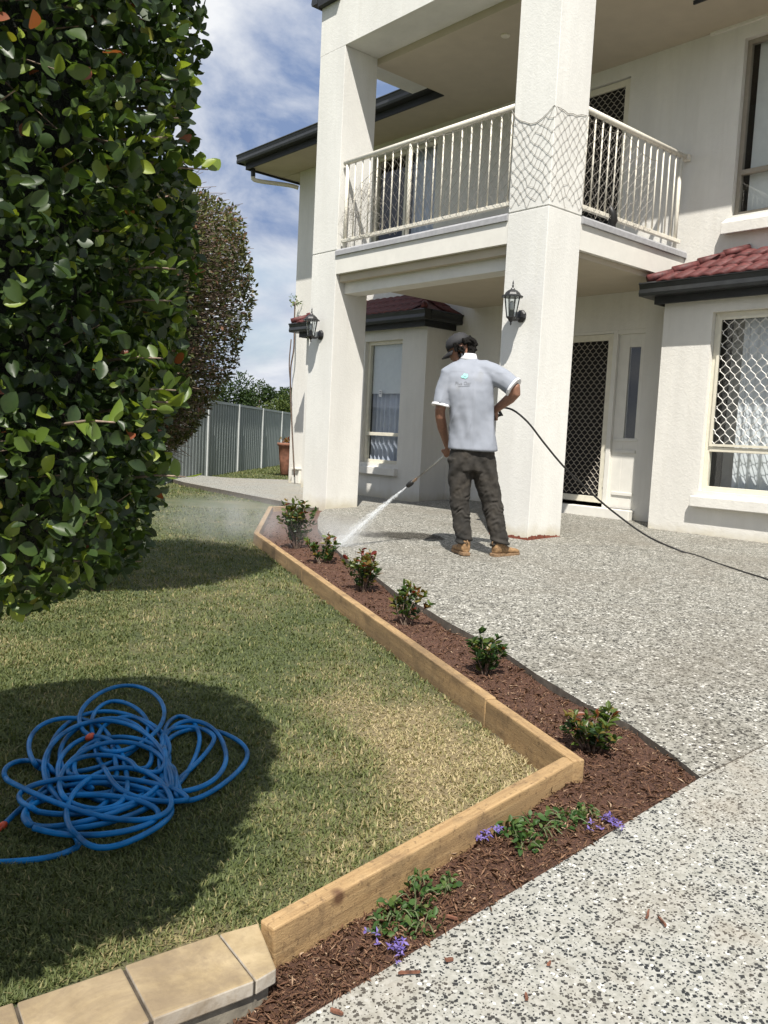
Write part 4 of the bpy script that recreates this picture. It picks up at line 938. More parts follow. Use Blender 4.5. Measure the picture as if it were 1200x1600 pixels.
# far hedge, thin and twiggy
c2 = cf(-1.79, 5.25, 0); Y0, Y1 = 0.62, 2.33
prof2 = [(0, .08), (.06, .40), (.16, .60), (.35, .76), (.55, .88), (.85, .90), (.94, .82), (.98, .62), (1, .3)]
h2 = empty('topiary_hedge', 'smaller twiggy brown-green hedge behind the dark one, in front of the steel fence', 'hedge', (c2[0], c2[1], -.1))
mb = MB(); mb.tube([(c2[0], c2[1], -.3), (c2[0] + .02, c2[1], .6), (c2[0], c2[1], 1.5)], [.045, .04, .03], 9); mb.build('trunk', M['bark'], h2, smooth=True)
core('light_block_core', c2, prof2, Y0, Y1, .68, M['dark_core'], h2)  # same added core, stops light coming through the twiggy crown
n = 40000; P, N, dep = surface_pts(n, c2, prof2, Y0, Y1, .34); n = len(P); fz = (P[:, 2] - Y0) / (Y1 - Y0)
q_ = (P - CAM) @ RM; uu = 600 + F_PX * q_[:, 0] / q_[:, 2]; vv = 800 + F_PX * q_[:, 1] / q_[:, 2]
gap = np.exp(-((uu - 330) / 45) ** 2 - ((vv - 540) / 90) ** 2); keep = rng.random(n) > gap * .5; P, N, fz = P[keep], N[keep], fz[keep]; n = len(P)
A = .5 * N + .8 * unit(n) + np.array([0, 0, .25]); L = rng.uniform(.022, .040, n)
tag(leaves('foliage', P, A, .5 * N + .8 * unit(n) + np.array([0, 0, .3]), L, L * .5, np.clip(rng.beta(2, 2.4, n) * .70 + .15 * (fz > .75) + .5 * (rng.random(n) < .16), 0, 1), M['hedge_small_leaf'], h2), kind='stuff')
twigs(c2, prof2, Y0, Y1, 4200, .45, 'branches', h2, rad=.0045)
rebase(h2, (c2[0], c2[1], -.1))
# a few sprigs leaving the far hedge's outline belong to its foliage already

# ------------------------------------------------------------------ grass
n = 330000
s_ = np.exp(rng.uniform(math.log(1.15), math.log(10.5), n)); l_ = rng.uniform(-1, 1, n) * (.50 * s_ + .25); l_ = np.where(l_ > .3 * s_, -l_, l_)
nf = 26000; s_ = np.concatenate([s_, rng.uniform(11.5, 24, nf)]); l_ = np.concatenate([l_, rng.uniform(-.285, -.105, nf) * s_[-nf:]])
GX = l_ * RGT[0] + s_ * FWD[0]; GY = l_ * RGT[1] + s_ * FWD[1]
lawn_poly = [(Ne[0] - .005, Ne[1] - .01), (Cn[0] - .01, Cn[1] - .01), (K_[0] - .005, K_[1] - .005), (Fe[0] - .01, Fe[1]), (p1[0], p1[1] - .03), (p0[0], p0[1] - .03), (-15, p0[1]), (-15, -2), (b6[0] - .02, b6[1]), (b3[0] - .014, b3[1] + .004), (b1[0] - .012, b1[1] + .006)]
k = inpoly(GX, GY, lawn_poly) | ((s_ > 11.5) & ~inpoly(GX, GY, path_poly) & ~((GX > -12.5) & (GY > 8.6))); GX, GY, s_ = GX[k], GY[k], s_[k]; n = len(GX)
d = dryness(GX, GY); GZ = np.array([z_lawn(x, y) for x, y in zip(GX, GY)]) + 0.012 * (vnoise(GX, GY, 3, 9) - .5)
tuft = vnoise(GX, GY, 14, 6)
H = rng.uniform(.008, .021, n) * (.65 + .7 * tuft) * np.where(d > .6, .8, 1.0) * (1 + .05 * s_); wb = rng.uniform(.0011, .0020, n) * (1 + .22 * s_)
th = rng.random(n) * 6.283; lean = rng.uniform(.2, 1.25, n) * np.where(d > .55, 1.35, 1); dx, dy = np.cos(th), np.sin(th); sx_, sy_ = -dy, dx
dry_b = np.clip(.06 + .55 * d + rng.normal(0, .13, n) + .42 * (rng.random(n) < .09 + .45 * d), 0, 1)
V = np.zeros((n, 5, 3))
for j, (f, w_f) in enumerate(((0, 1), (0, -1), (.55, .8), (.55, -.8), (1, 0))):
    ox = dx * H * lean * f * f * 1.0; oy = dy * H * lean * f * f
    V[:, j, 0] = GX + ox + sx_ * wb * w_f; V[:, j, 1] = GY + oy + sy_ * wb * w_f; V[:, j, 2] = GZ - .003 + H * f * (1 - .25 * f * np.minimum(lean, 1.4))
me = bpy.data.meshes.new('grass'); me.vertices.add(n * 5); me.vertices.foreach_set('co', V.ravel())
base = np.arange(n) * 5; lq = (base[:, None] + np.array([0, 1, 3, 2])).ravel(); lt_ = (base[:, None] + np.array([2, 3, 4])).ravel()
loops = np.concatenate([lq, lt_]); sizes = np.concatenate([np.full(n, 4), np.full(n, 3)]); starts = np.concatenate([[0], np.cumsum(sizes)[:-1]])
me.loops.add(len(loops)); me.loops.foreach_set('vertex_index', loops.astype(np.int32)); me.polygons.add(len(sizes)); me.polygons.foreach_set('loop_start', starts.astype(np.int32)); me.update(calc_edges=True)
at = me.color_attributes.new('tint', 'FLOAT_COLOR', 'POINT'); t = np.repeat(dry_b, 5); at.data.foreach_set('color', np.stack([t, t, t, np.ones_like(t)], 1).ravel())
tag(link('grass', me, M['grass_blade']), 'short patchy green and straw-coloured lawn grass', 'grass', kind='stuff')

# ------------------------------------------------------------------ mulch chips
n = 260000; s_ = np.exp(rng.uniform(math.log(1.2), math.log(9.5), n)); l_ = rng.uniform(-.35, .5, n) * s_
CX = l_ * RGT[0] + s_ * FWD[0]; CY = l_ * RGT[1] + s_ * FWD[1]; k = inpoly(CX, CY, bed_poly); CX, CY, s_ = CX[k], CY[k], s_[k]; n = len(CX)
CZ = np.array([z_mulch(x, y) for x, y in zip(CX, CY)]) + 0.022 * (vnoise(CX, CY, 6, 4) - .5) + 0.012 * (vnoise(CX, CY, 21, 5) - .5) + rng.uniform(0, .010, n)
u3 = unit(n); u3[:, 2] *= .35; n3 = unit(n) * .5 + np.array([0, 0, 1.0]); L = rng.gamma(1.9, .0050, n) * (1 + .05 * s_); L = np.clip(L, .003, .034)
pale = vnoise(CX, CY, 3.0, 12)
tag(leaves('mulch_chips', np.stack([CX, CY, CZ], 1), u3, n3, L, np.clip(L * rng.uniform(.08, .30, n), .0010, .0042) * (1 + .08 * s_), np.clip(rng.beta(1.6, 3, n) + .18 * pale - .05 + .25 * (rng.random(n) < .06), 0, 1), M['mulch_chip']), 'red-brown shredded bark mulch filling the bed', 'mulch', kind='stuff')
# ------------------------------------------------------------------ bed shrubs
def shrub(u, v, h, w, nl, ll, label, bias, single=False, bare=0.0, seed=0, lean=(0, 0), tiers=None):
    """u, v: pixel of its foot on the mulch"""
    P0 = on(u, v, z_mulch); t = empty('shrub', label, 'shrub', tuple(P0), 'young shrubs planted along the mulch bed')
    r_ = np.random.default_rng(seed); st = MB(); Ps, As, Ns, Ls, Ts = [], [], [], [], []
    nst = max(5, int(nl / 16))
    for k in range(nst):
        th = r_.random() * 6.283; rr = w * .5 * math.sqrt(r_.random()); hh = h * r_.uniform(.62, 1.0) * (1 - .35 * (rr / (w * .5)) ** 2)
        e = P0 + np.array([rr * math.cos(th) + lean[0] * hh, rr * math.sin(th) + lean[1] * hh, hh]); m_ = P0 + np.array([rr * .55 * math.cos(th), rr * .55 * math.sin(th), hh * .5])
        b_ = P0 + np.array([rr * .12 * math.cos(th), rr * .12 * math.sin(th), -.02]); path = catmull([b_, m_, e], 4); st.tube(path, [.0035] * 3 + [.0025] * 3 + [.0014] * (len(path) - 6), 4, cap=False)
        for q in range(int(nl / nst)):
            f = r_.uniform(.18 + bare, 1.0) ** .8; i = min(len(path) - 2, int(f * (len(path) - 1))); p = path[i] + (path[i + 1] - path[i]) * r_.random()
            a = r_.normal(size=3); a[2] = abs(a[2]) * .6 + .25; Ps.append(p); As.append(a); Ns.append(r_.normal(size=3) * .6 + [0, 0, 1]); Ls.append(ll * r_.uniform(.65, 1.15))
            zf = (p[2] - P0[2]) / h; Ts.append(np.clip(r_.normal(.34, .17) + bias * max(0, zf - .35) * 1.7 + (.45 if r_.random() < .05 + bias * .06 else 0), 0, 1))
    st.build('stem', M['twig'], t, smooth=True, fix=False)
    Ps, As, Ns, Ls, Ts = map(np.array, (Ps, As, Ns, Ls, Ts)); Ws = Ls * .48
    if single:
        tn = (.12, .28, .42, .58, .75, .95); dat = [leaf_data('leaf', M['shrub_leaf'], 'big', q) for q in tn]
        for i in range(min(len(Ps), 290)): o = link('leaf', dat[int(np.argmin(abs(np.array(tn) - Ts[i])))], None, t); o.matrix_world = leaf_matrix(Ps[i], As[i], Ns[i], Ls[i], Ws[i])
    else: leaves('foliage', Ps, As, Ns, Ls, Ws, Ts, M['shrub_leaf'], t, 'big')
    rebase(t, tuple(P0))
shrub(463, 858, .52, .33, 480, .052, 'tallest loose shrub in the bed, at the foot of the left column', .35, bare=.05, seed=1)
shrub(503, 880, .24, .30, 230, .050, 'small reddish-tipped shrub right beside the water jet', .55, seed=2)
shrub(566, 924, .32, .26, 360, .046, 'bushy shrub with bronze-orange tips, third from the left column', .75, seed=3)
shrub(634, 975, .25, .27, 190, .044, 'sparse straggly shrub with one upright shoot, in the middle of the bed', .45, bare=.05, seed=4, lean=(.10, .16))
shrub(757, 1053, .22, .22, 288, .040, 'rounded green shrub between the straggly one and the timber corner', .10, single=True, seed=5)
shrub(925, 1172, .165, .25, 288, .037, 'dark green shrub with red shoots, closest to the timber corner', .40, single=True, seed=6)

# ------------------------------------------------------------------ low flowering plants by the driveway
def creeper(pts_px, nl, ll, flowers, label, seed):
    r_ = np.random.default_rng(seed); C_ = [on(u, v, z_mulch) for u, v, *_ in pts_px]; P0 = sum(C_) / len(C_)
    t = empty('flowering_plant', label, 'plant', tuple(P0), 'low purple-flowered plants by the driveway'); st = MB(); Ps, As, Ls, Ts = [], [], [], []
    for (u, v, rad, hh), c in zip(pts_px, C_):
        for k in range(int(nl * rad * 12)):
            th = r_.random() * 6.283; rr = rad * math.sqrt(r_.random()); z = hh * r_.random() * (1 - (rr / rad) ** 2 * .6); p = c + np.array([rr * math.cos(th), rr * math.sin(th), z + .004])
            Ps.append(p); a = r_.normal(size=3) + np.array([math.cos(th), math.sin(th), .3]) * .7; As.append(a); Ls.append(ll * r_.uniform(.6, 1.2)); Ts.append(np.clip(r_.normal(.42, .2), 0, 1))
        for k in range(5):
            th = r_.random() * 6.283; e = c + np.array([rad * 1.1 * math.cos(th), rad * 1.1 * math.sin(th), hh * .6]); st.tube(catmull([c + [0, 0, -.01], (c + e) / 2 + [0, 0, hh * .5], e], 4), .0016, 4, cap=False)
    tag(st.build('stems', M['ground_stem'], t, fix=False), kind='stuff')
    Ps, As, Ls, Ts = map(np.array, (Ps, As, Ls, Ts)); leaves('foliage', Ps, As, r_.normal(size=(len(Ps), 3)) * .5 + [0, 0, 1], Ls, Ls * .66, Ts, M['ground_leaf'], t, 'big')
    for u, v, k in flowers:
        c = on(u, v, lambda x, y: z_mulch(x, y) + .022); Q, AA, LL = [], [], []
        for j in range(k):
            o_ = c + r_.normal(size=3) * [.008, .008, .007]
            for q in range(5): th = q * 1.2566 + r_.random() * .4; Q.append(o_); AA.append([math.cos(th), math.sin(th), r_.normal() * .5 + .2]); LL.append(r_.uniform(.010, .016))
        Q, AA, LL = map(np.array, (Q, AA, LL)); leaves('flower', Q, AA, r_.normal(size=(len(Q), 3)) * .3 + [0, 0, 1], LL, LL * .42, r_.random(len(Q)), M['petal'], t)
    rebase(t, tuple(P0))
simple('ground_stem', (0.10, 0.12, 0.05), .7, nsc=40, var=.2)
creeper([(800, 1305, .05, .035), (840, 1303, .07, .045), (885, 1290, .06, .04), (915, 1275, .035, .035), (820, 1325, .04, .03)], 95, .020, [(752, 1308, 6), (762, 1302, 5), (776, 1300, 4), (935, 1288, 3), (948, 1280, 5), (962, 1290, 4), (958, 1278, 4), (922, 1292, 2)], 'low leafy plant with purple flowers at both ends, against the timber corner', 21)
creeper([(615, 1440, .045, .05), (650, 1425, .05, .06), (600, 1460, .04, .04), (660, 1455, .045, .04), (655, 1390, .03, .05), (575, 1405, .02, .05)], 85, .020, [(583, 1466, 3), (615, 1475, 3), (627, 1482, 6)], 'low leafy plant with three purple flowers at the driveway edge, closest to the camera', 22)
creeper([(700, 1388, .02, .03), (694, 1398, .012, .03)], 90, .02, [], 'tiny green weed in the mulch above the nearest flowering plant', 23)

# ------------------------------------------------------------------ bark pieces and sticks lying on the driveway
def bark_piece(u, v, L, W_, ang, label, zf=z_drive):
    P0 = on(u, v, zf); Mx = Matrix.Translation(Vector(P0) + Vector((0, 0, .0045))) @ Matrix.Rotation(ang, 4, 'Z') @ Matrix.Rotation(random.uniform(-.05, .05), 4, 'Y')
    mb = MB(); k = 5
    pr = [(-.5, -.35), (-.1, -.5), (.42, -.38), (.5, .1), (.15, .42), (-.25, .28), (-.46, .5)]
    mb.prism([(p[0] * L * random.uniform(.7, 1.15), p[1] * W_ * random.uniform(.6, 1.2)) for p in pr], -.003, .003); mb.v = [tuple(Mx @ Vector(q)) for q in mb.v]
    o = mb.build('bark_piece', M['bark_red']); tag(o, label, 'bark', 'bark pieces scattered on the driveway')
simple('bark_red', (0.20, 0.085, 0.05), .85, nsc=60, var=.35, bump=.4)
bark_piece(702, 1502, .022, .010, 1.2, 'small orange-brown bark piece near the purple-flowered plant on the driveway')
bark_piece(640, 1522, .050, .006, .9, 'thin dark bark sliver lying in the dust at the driveway edge')
bark_piece(1012, 1431, .046, .006, 2.0, 'dark bark stick at the middle of the driveway')
bark_piece(1035, 1443, .040, .006, 2.6, 'bark stick lying across the end of another one on the driveway')
bark_piece(822, 1560, .022, .008, 2.4, 'small bark piece near the bottom edge of the picture')
bark_piece(525, 1583, .030, .010, .4, 'bark flake at the corner of the mulch close to the stone wall')
bark_piece(858, 1508, .014, .007, 1.9, 'tiny bark crumb alone on the pale speckled driveway')
bark_piece(706, 1436, .03, .008, .5, 'bark sliver at the driveway edge beside the green weed')

# ------------------------------------------------------------------ blue garden hose
loops = [(500, 400, 300, 235), (500, 360, 205, 180), (575, 175, 200, 137), (560, 230, 130, 125), (330, 330, 205, 140), (505, 430, 300, 225), (960, 350, 195, 112), (905, 400, 150, 215), (470, 420, 165, 58), (850, 300, 90, 118), (460, 620, 352, 125), (560, 610, 242, 190), (130, 440, 118, 52), (560, 400, 225, 120), (480, 560, 390, 95), (620, 330, 170, 150), (430, 420, 150, 150), (540, 470, 265, 165), (880, 290, 130, 60), (420, 640, 330, 90)]
pth = []; NP = 40; hz = []
for i, (cx, cy, rx, ry) in enumerate(loops):
    nx_ = loops[min(i + 1, len(loops) - 1)]; w1 = random.uniform(-1, 1)
    for k in range(NP):
        th = 2 * math.pi * k / NP + 2.6; b_ = max(0, (k - NP * .55) / (NP * .45)); b_ = b_ * b_ * (3 - 2 * b_)
        q = [a + (c - a) * b_ for a, c in zip((cx, cy, rx, ry), nx_)]; wob = 1 + .05 * math.sin(2 * th + w1 * 3) + .02 * math.sin(3 * th + w1 * 7)
        pth.append((q[0] + q[2] * wob * math.cos(th), q[1] + q[3] * wob * math.sin(th))); hz.append(.010 + .0017 * ((i * 7) % 20) + .012 * abs(math.sin(th * 1.5 + i)))
pth += [(300, 700), (370, 775), (300, 820), (200, 845), (100, 856), (0, 862), (-80, 866)]; hz += [.02, .012, .010, .010, .010, .010, .010]
P3 = [on(x / 3, 1060 + y / 3, lambda a, b_, h_=h: z_lawn(a, b_) + h_) for (x, y), h in zip(pth, hz)]
hose = empty('garden_hose', 'tangled coil of bright blue garden hose lying on the shaded lawn', 'hose', tuple(P3[0]))
mb = MB(); mb.tube(catmull(P3, 3), .0079, 8); mb.build('hose_tube', M['hose_blue'], hose, smooth=True, fix=False)
def connector(u, v, du, dv, h):
    a = on(u, v, lambda x, y: z_lawn(x, y) + h); e = on(u + du, v + dv, lambda x, y: z_lawn(x, y) + h); t_ = (e - a) / np.linalg.norm(e - a)
    mb = MB(); mb.tube([a, a + t_ * .006, a + t_ * .007, a + t_ * .022, a + t_ * .023, a + t_ * .034], [.008, .0085, .0105, .0115, .0095, .009], 10); mb.build('connector', M['orange_plastic'], hose, smooth=True)
connector(136, 1154, 9, -6, .045); connector(8, 1287, -10, 8, .014)
a, e = on(8, 1287, lambda x, y: z_lawn(x, y) + .012), on(70, 1232, lambda x, y: z_lawn(x, y) + .014)
mb = MB(); mb.tube(catmull([a, a * .6 + e * .4 + [0, 0, .004], e, on(110, 1200, lambda x, y: z_lawn(x, y) + .02)], 6), .0079, 8); mb.build('hose_end', M['hose_blue'], hose, smooth=True)
rebase(hose, tuple(P3[0]))

# ------------------------------------------------------------------ steel fence, pot, trees
def cfp(u, v, dep): q = RM @ (np.array([(u - 600) / F_PX, (v - 800) / F_PX, 1.0]) * dep) + CAM; return q
fp = [cfp(369, 737, 18.9), cfp(408, 731, 21.35)]; fd = (fp[1] - fp[0])[:2]; fd /= np.linalg.norm(fd); step = 2.36
fence = empty('steel_fence', 'grey-green corrugated steel fence with pale posts along the boundary', 'fence', (fp[0][0], fp[0][1], -.1))
side = np.array([-fd[1], fd[0]])
for k in range(-4, 7):
    a = fp[0][:2] + fd * step * k; e = a + fd * step; nv = 48; mb = MB()
    for j in range(nv + 1):
        f = j / nv; ph = (f * 12) % 1; off = .018 if ph < .5 else -.018
        for zz in (-.12, 1.42): q = a + (e - a) * f + side * off * (1 if True else 0); mb.v.append((q[0], q[1], zz))
    for j in range(nv): mb.f.append((2 * j, 2 * j + 2, 2 * j + 3, 2 * j + 1))
    mb.build('panel', M['fence_steel'], fence, fix=False)
    mb = MB(); R4 = Matrix(((fd[0], -fd[1], 0, a[0]), (fd[1], fd[0], 0, a[1]), (0, 0, 1, 0), (0, 0, 0, 1)))
    mb.box((-.03, -.045, -.15), (.03, .045, 1.46), R4); mb.build('post', M['fence_post'], fence)
    mb = MB(); mb.box((.031, -.028, 1.41), (step - .031, .028, 1.46), R4); mb.build('rail', M['fence_steel'], fence)
rebase(fence, (fp[0][0], fp[0][1], -.1))
pp = cfp(446, 742, 16.2); pot = empty('plant_pot', 'tall tapered terracotta pot at the left corner of the house', 'pot', tuple(pp))
mb = MB(); mb.lathe([(.08, 0), (.10, .02), (.135, .35), (.155, .55), (.18, .56), (.18, .61), (.15, .61), (.145, .56)], pp, 20); mb.build('pot_body', M['terracotta'], pot, smooth=True)
rr = np.random.default_rng(4); n = 60; Pq = np.array(pp) + np.stack([rr.normal(0, .06, n), rr.normal(0, .06, n), rr.uniform(.58, .68, n)], 1)
leaves('dry_leaves', Pq, rr.normal(size=(n, 3)) + [0, 0, .5], rr.normal(size=(n, 3)) + [0, 0, 1], rr.uniform(.04, .08, n), rr.uniform(.02, .04, n), rr.uniform(.75, 1, n), M['shrub_leaf'], pot); rebase(pot, tuple(pp))
def tree(c, h, rw, rh, nl, label, tint, ll, seed, mat='tree_leaf', trunk=.12):
    r_ = np.random.default_rng(seed); t = empty('tree', label, 'tree', tuple(c), 'trees beyond the steel fence' if seed < 90 else None); mb = MB(); c = np.array(c, float)
    mb.tube(catmull([c + [0, 0, -.3], c + [.05, 0, h * .3], c + [0, .06, h * .55]], 4), np.linspace(trunk, trunk * .6, 9), 8); cl = []
    for k in range(26):
        u = r_.normal(size=3); u /= np.linalg.norm(u); q = c + np.array([0, 0, h - rh]) + u * np.array([rw, rw, rh]) * r_.uniform(.35, .85); cl.append(q)
        if k < 10: b_ = c + [0, 0, h * r_.uniform(.3, .55)]; mb.tube(catmull([b_, (b_ + q) / 2 + [0, 0, .1], q], 3), np.linspace(trunk * .4, trunk * .1, 7), 5)
    mb.build('trunk', M['bark'], t, smooth=True, fix=False)
    cl = np.array(cl); k = r_.integers(0, len(cl), nl); rad = r_.uniform(.22, .42, len(cl)) * min(rw, rh); v = r_.normal(size=(nl, 3)); v /= np.linalg.norm(v, axis=1, keepdims=True)
    P = cl[k] + v * (rad[k] * r_.random(nl) ** .4)[:, None]; L = r_.uniform(.7, 1.3, nl) * ll
    tag(leaves('crown', P, v * .6 + r_.normal(size=(nl, 3)) * .6, v * .5 + r_.normal(size=(nl, 3)) * .5 + [0, 0, .5], L, L * .55, np.clip(r_.normal(tint, .18, nl) + .25 * (k % 4 == 0) - .1, 0, 1), M[mat], t), kind='stuff'); rebase(t, tuple(c))
tree(cf(-7.0, 46, -.3), 4.3, 3.0, 1.75, 9000, 'wide dark green tree behind the fence, left of the house', .35, .16, 31)
tree(cf(-10.6, 44, -.3), 3.6, 2.6, 1.6, 7000, 'dark tree behind the fence, mostly hidden by the twiggy hedge', .3, .16, 32)
tree(cf(-4.9, 38, -.3), 3.0, 1.5, 1.2, 3500, 'pale olive bush behind the fence, touching the house corner', .8, .12, 33)
tree(cf(-5.3, 33, -.3), 2.2, 1.0, .7, 3000, 'low yellowish shrub just above the fence top, beside the house corner', 1.0, .10, 34)
tree(cf(-16, 50, -.3), 4.6, 3.6, 2.0, 6000, 'broad tree far behind both hedges', .35, .18, 35)
tree(cf(-4.0, 52, -.3), 4.0, 3.0, 1.6, 5000, 'distant tree hidden mostly behind the left column', .5, .18, 36)
# bare climbing stem against the house corner
mb = MB(); q0 = ony(457, 640, YW - .12); mb.tube(catmull([ony(460, 745, YW - .12), ony(455, 640, YW - .12), ony(454, 580, YW - .14), ony(459, 545, YW - .14), ony(460, 505, YW - .14), ony(461, 472, YW - .14)], 5), .014, 6)
mb.tube(catmull([ony(455, 610, YW - .12), ony(452, 570, YW - .2), ony(455, 530, YW - .2)], 5), .011, 6)
cs = empty('climbing_stem', 'thin dark bare stem climbing the left corner of the house', 'plant', tuple(ony(460, 745, YW - .12))); mb.build('stem', M['bark'], cs, smooth=True)
e = ony(461, 472, YW - .14); rr = np.random.default_rng(8); leaves('leaf_tuft', e + rr.normal(size=(40, 3)) * .04, rr.normal(size=(40, 3)), rr.normal(size=(40, 3)) + [0, 0, 1], rr.uniform(.04, .08, 40), rr.uniform(.02, .03, 40), rr.uniform(.5, 1, 40), M['ground_leaf'], cs); rebase(cs, tuple(ony(460, 745, YW - .12)))
# ------------------------------------------------------------------ the man
G0 = on(748, 868, z_patio); D0 = float(G0 @ FWD); L0 = float(G0 @ RGT); ZG = G0[2]
def mp_(l, d, z): return cf(L0 + l, D0 + d, ZG + z)
RV, FV, UV = RGT, FWD, np.array([0, 0, 1.0])
man = empty('person', 'man in grey polo shirt, dark trousers and black cap, holding a spray lance', 'person', tuple(G0))
def limb(mb, pts, rad, k=14, sq=(1, 1)):
    """tapered limb through pts (l, d, z); rad list"""
    P = [mp_(*p) for p in pts]; m = len(P); secs = []
    for i in range(m):
        t = P[min(i + 1, m - 1)] - P[max(i - 1, 0)]; t /= np.linalg.norm(t)
        a = np.cross(t, FV); a = a / np.linalg.norm(a) if np.linalg.norm(a) > .2 else np.cross(t, UV) / np.linalg.norm(np.cross(t, UV)); b_ = np.cross(a, t)
        secs.append((P[i], a * rad[i] * sq[0], b_ * rad[i] * sq[1]))
    mb.loft(secs, k); return mb
def trunk(mb, secs, k=28):
    mb.loft([(mp_(l, d, z), RV * w + FV * sk, FV * h) for l, d, z, w, h, sk in secs], k); return mb
TMP = bpy.data.scenes.new('workbench')                   # a side scene, so that only this one object is evaluated
def evaluated(o):
    TMP.collection.objects.link(o); TMP.view_layers[0].update(); dg = TMP.view_layers[0].depsgraph; me = bpy.data.meshes.new_from_object(o.evaluated_get(dg), depsgraph=dg); TMP.collection.objects.unlink(o); return me
def remeshed(mb, name, mat, parent, vox, smooth=6, disp=None):
    o = mb.build(name, mat, parent, smooth=True)
    r = o.modifiers.new('remesh', 'REMESH'); r.mode = 'VOXEL'; r.voxel_size = vox; r.use_smooth_shade = True
    s = o.modifiers.new('smooth', 'SMOOTH'); s.iterations = smooth; s.factor = .5
    for k, (sc, st, typ) in enumerate(disp or []):
        tx = bpy.data.textures.new('fold', 'CLOUDS'); tx.noise_scale = sc; tx.noise_depth = 2
        d_ = o.modifiers.new('disp%d' % k, 'DISPLACE'); d_.texture = tx; d_.strength = st; d_.mid_level = .5; d_.texture_coords = 'GLOBAL'
    o.parent = None; COL.objects.unlink(o); me = evaluated(o); o.modifiers.clear(); o.data = me; me.name = name; COL.objects.link(o); o.parent = parent
    for p in me.polygons: p.use_smooth = True
    return o
# key joints (l, d, z)
SHL, ELL, WRL = (-.335, .03, 1.475), (-.395, .00, 1.15), (-.315, .20, .93)
SHR, ELR, WRR = (.01, .01, 1.53), (.235, -.10, 1.365), (.075, .07, 1.215)
# lance line: gun at the right hip, nozzle out to the left
NZ = None
def cam_at(u, v, d): r_ = ray(u, v); return CAM + (D0 + d) / float(r_ @ FWD) * r_
NZ = cam_at(636, 760, .52); GUN = mp_(.055, .12, 1.16); LH = GUN + (NZ - GUN) * .50
lh = LH - mp_(0, 0, 0); WRL = (float(lh @ RGT) - .015, float(lh @ FWD) - .07, float(lh[2]) + .055)
# ---- body: one continuous skin under the clothes
mb = MB()
trunk(mb, [(-.10, .0, .86, .14, .10, 0), (-.11, .0, 1.0, .135, .10, 0), (-.15, .0, 1.25, .15, .105, 0), (-.165, .01, 1.45, .165, .10, 0), (-.17, .02, 1.55, .10, .075, 0), (-.178, .03, 1.60, .055, .058, 0)])
limb(mb, [(-.178, .03, 1.56), (-.19, .045, 1.63), (-.21, .055, 1.69)], [.056, .053, .053])
# head: facing left, tipped down
HC = mp_(-.250, .065, 1.700); hf = -RV * .90 + FV * .18 - UV * .48; hf /= np.linalg.norm(hf); hs = np.cross(UV, hf); hs /= np.linalg.norm(hs); hu = np.cross(hf, hs)
def hp(x, y, z): return HC + hf * x + hs * y + hu * z
mb.loft([(hp(.010, 0, -.135), hf * .035, hs * .030), (hp(.020, 0, -.115), hf * .066, hs * .050), (hp(.008, 0, -.06), hf * .088, hs * .066), (hp(.0, 0, .0), hf * .096, hs * .074), (hp(-.004, 0, .06), hf * .090, hs * .070), (hp(-.006, 0, .095), hf * .06, hs * .05), (hp(-.006, 0, .11), hf * .02, hs * .02)], 24)
mb.loft([(hp(.085, 0, -.015), hs * .008, hu * .012), (hp(.108, 0, -.040), hs * .013, hu * .014), (hp(.090, 0, -.055), hs * .010, hu * .008)], 8)          # nose
mb.loft([(hp(.082, 0, -.078), hs * .020, hu * .007), (hp(.096, 0, -.082), hs * .016, hu * .006)], 8)                                                # lips
for sg in (-1, 1):
    mb.loft([(hp(-.012, sg * .070, -.045), hf * .012, hu * .016), (hp(-.018, sg * .084, -.022), hf * .020, hu * .030), (hp(-.020, sg * .086, -.005), hf * .014, hu * .018)], 8)  # ears
    mb.loft([(hp(.080, sg * .030, .002), hs * .016, hu * .009), (hp(.090, sg * .030, .004), hs * .011, hu * .006)], 8)                                    # brow
arm = lambda S_, E_, W_: [S_, tuple((a + c) / 2 for a, c in zip(S_, E_)), tuple(a * .12 + c * .88 for a, c in zip(S_, E_)), tuple(a * .86 + c * .10 + e * .04 for a, c, e in zip(E_, W_, S_)), tuple(a * .62 + c * .38 for a, c in zip(E_, W_)), tuple(a * .25 + c * .75 for a, c in zip(E_, W_)), W_]
limb(mb, arm(SHL, ELL, WRL), [.056, .049, .043, .043, .043, .033, .028])
limb(mb, arm(SHR, ELR, WRR), [.058, .052, .047, .046, .045, .036, .030])
for sx in ((-.18, -.185, -.13), (-.03, .075, .165)):
    limb(mb, [(sx[0], 0, .90), (sx[1], .01, .47), (sx[2], 0, .10)], [.085, .060, .042])
# hands: palm, four fingers and a thumb closed round the lance
def hand(wr, grip, axis, side):
    wr = np.array(wr); P = mp_(*wr); axis = axis / np.linalg.norm(axis); tow = grip - P; tow -= axis * np.dot(tow, axis); tow /= np.linalg.norm(tow); nrm = np.cross(axis, tow)
    pc = grip - tow * .030; sg = side
    mb.loft([(P, axis * .024, nrm * .017), (P * .5 + pc * .5 + nrm * .006 * sg, axis * .034, nrm * .019), (pc + nrm * .016 * sg, axis * .042, nrm * .016)], 12)
    for i, ln in enumerate((.98, 1.06, 1.0, .84)):
        b_ = pc + axis * (.030 - .020 * i) + nrm * .020 * sg; r = .026 * ln
        pts = [b_, grip + axis * (.030 - .020 * i) + nrm * r * sg, grip + axis * (.030 - .020 * i) + tow * r, grip + axis * (.030 - .020 * i) - nrm * r * .75 * sg + tow * .008]
        mb.tube(catmull(pts, 3), [.0095] * 4 + [.0088] * 3 + [.0078] * 3, 8)
    b_ = P * .45 + pc * .55 + axis * .022; pts = [b_, b_ + axis * .022 - nrm * .020 * sg, grip + axis * .040 - nrm * .024 * sg + tow * .004, grip + axis * .046 - nrm * .008 * sg + tow * .022]
    mb.tube(catmull(pts, 3), [.0125] * 4 + [.011] * 3 + [.009] * 3, 8)
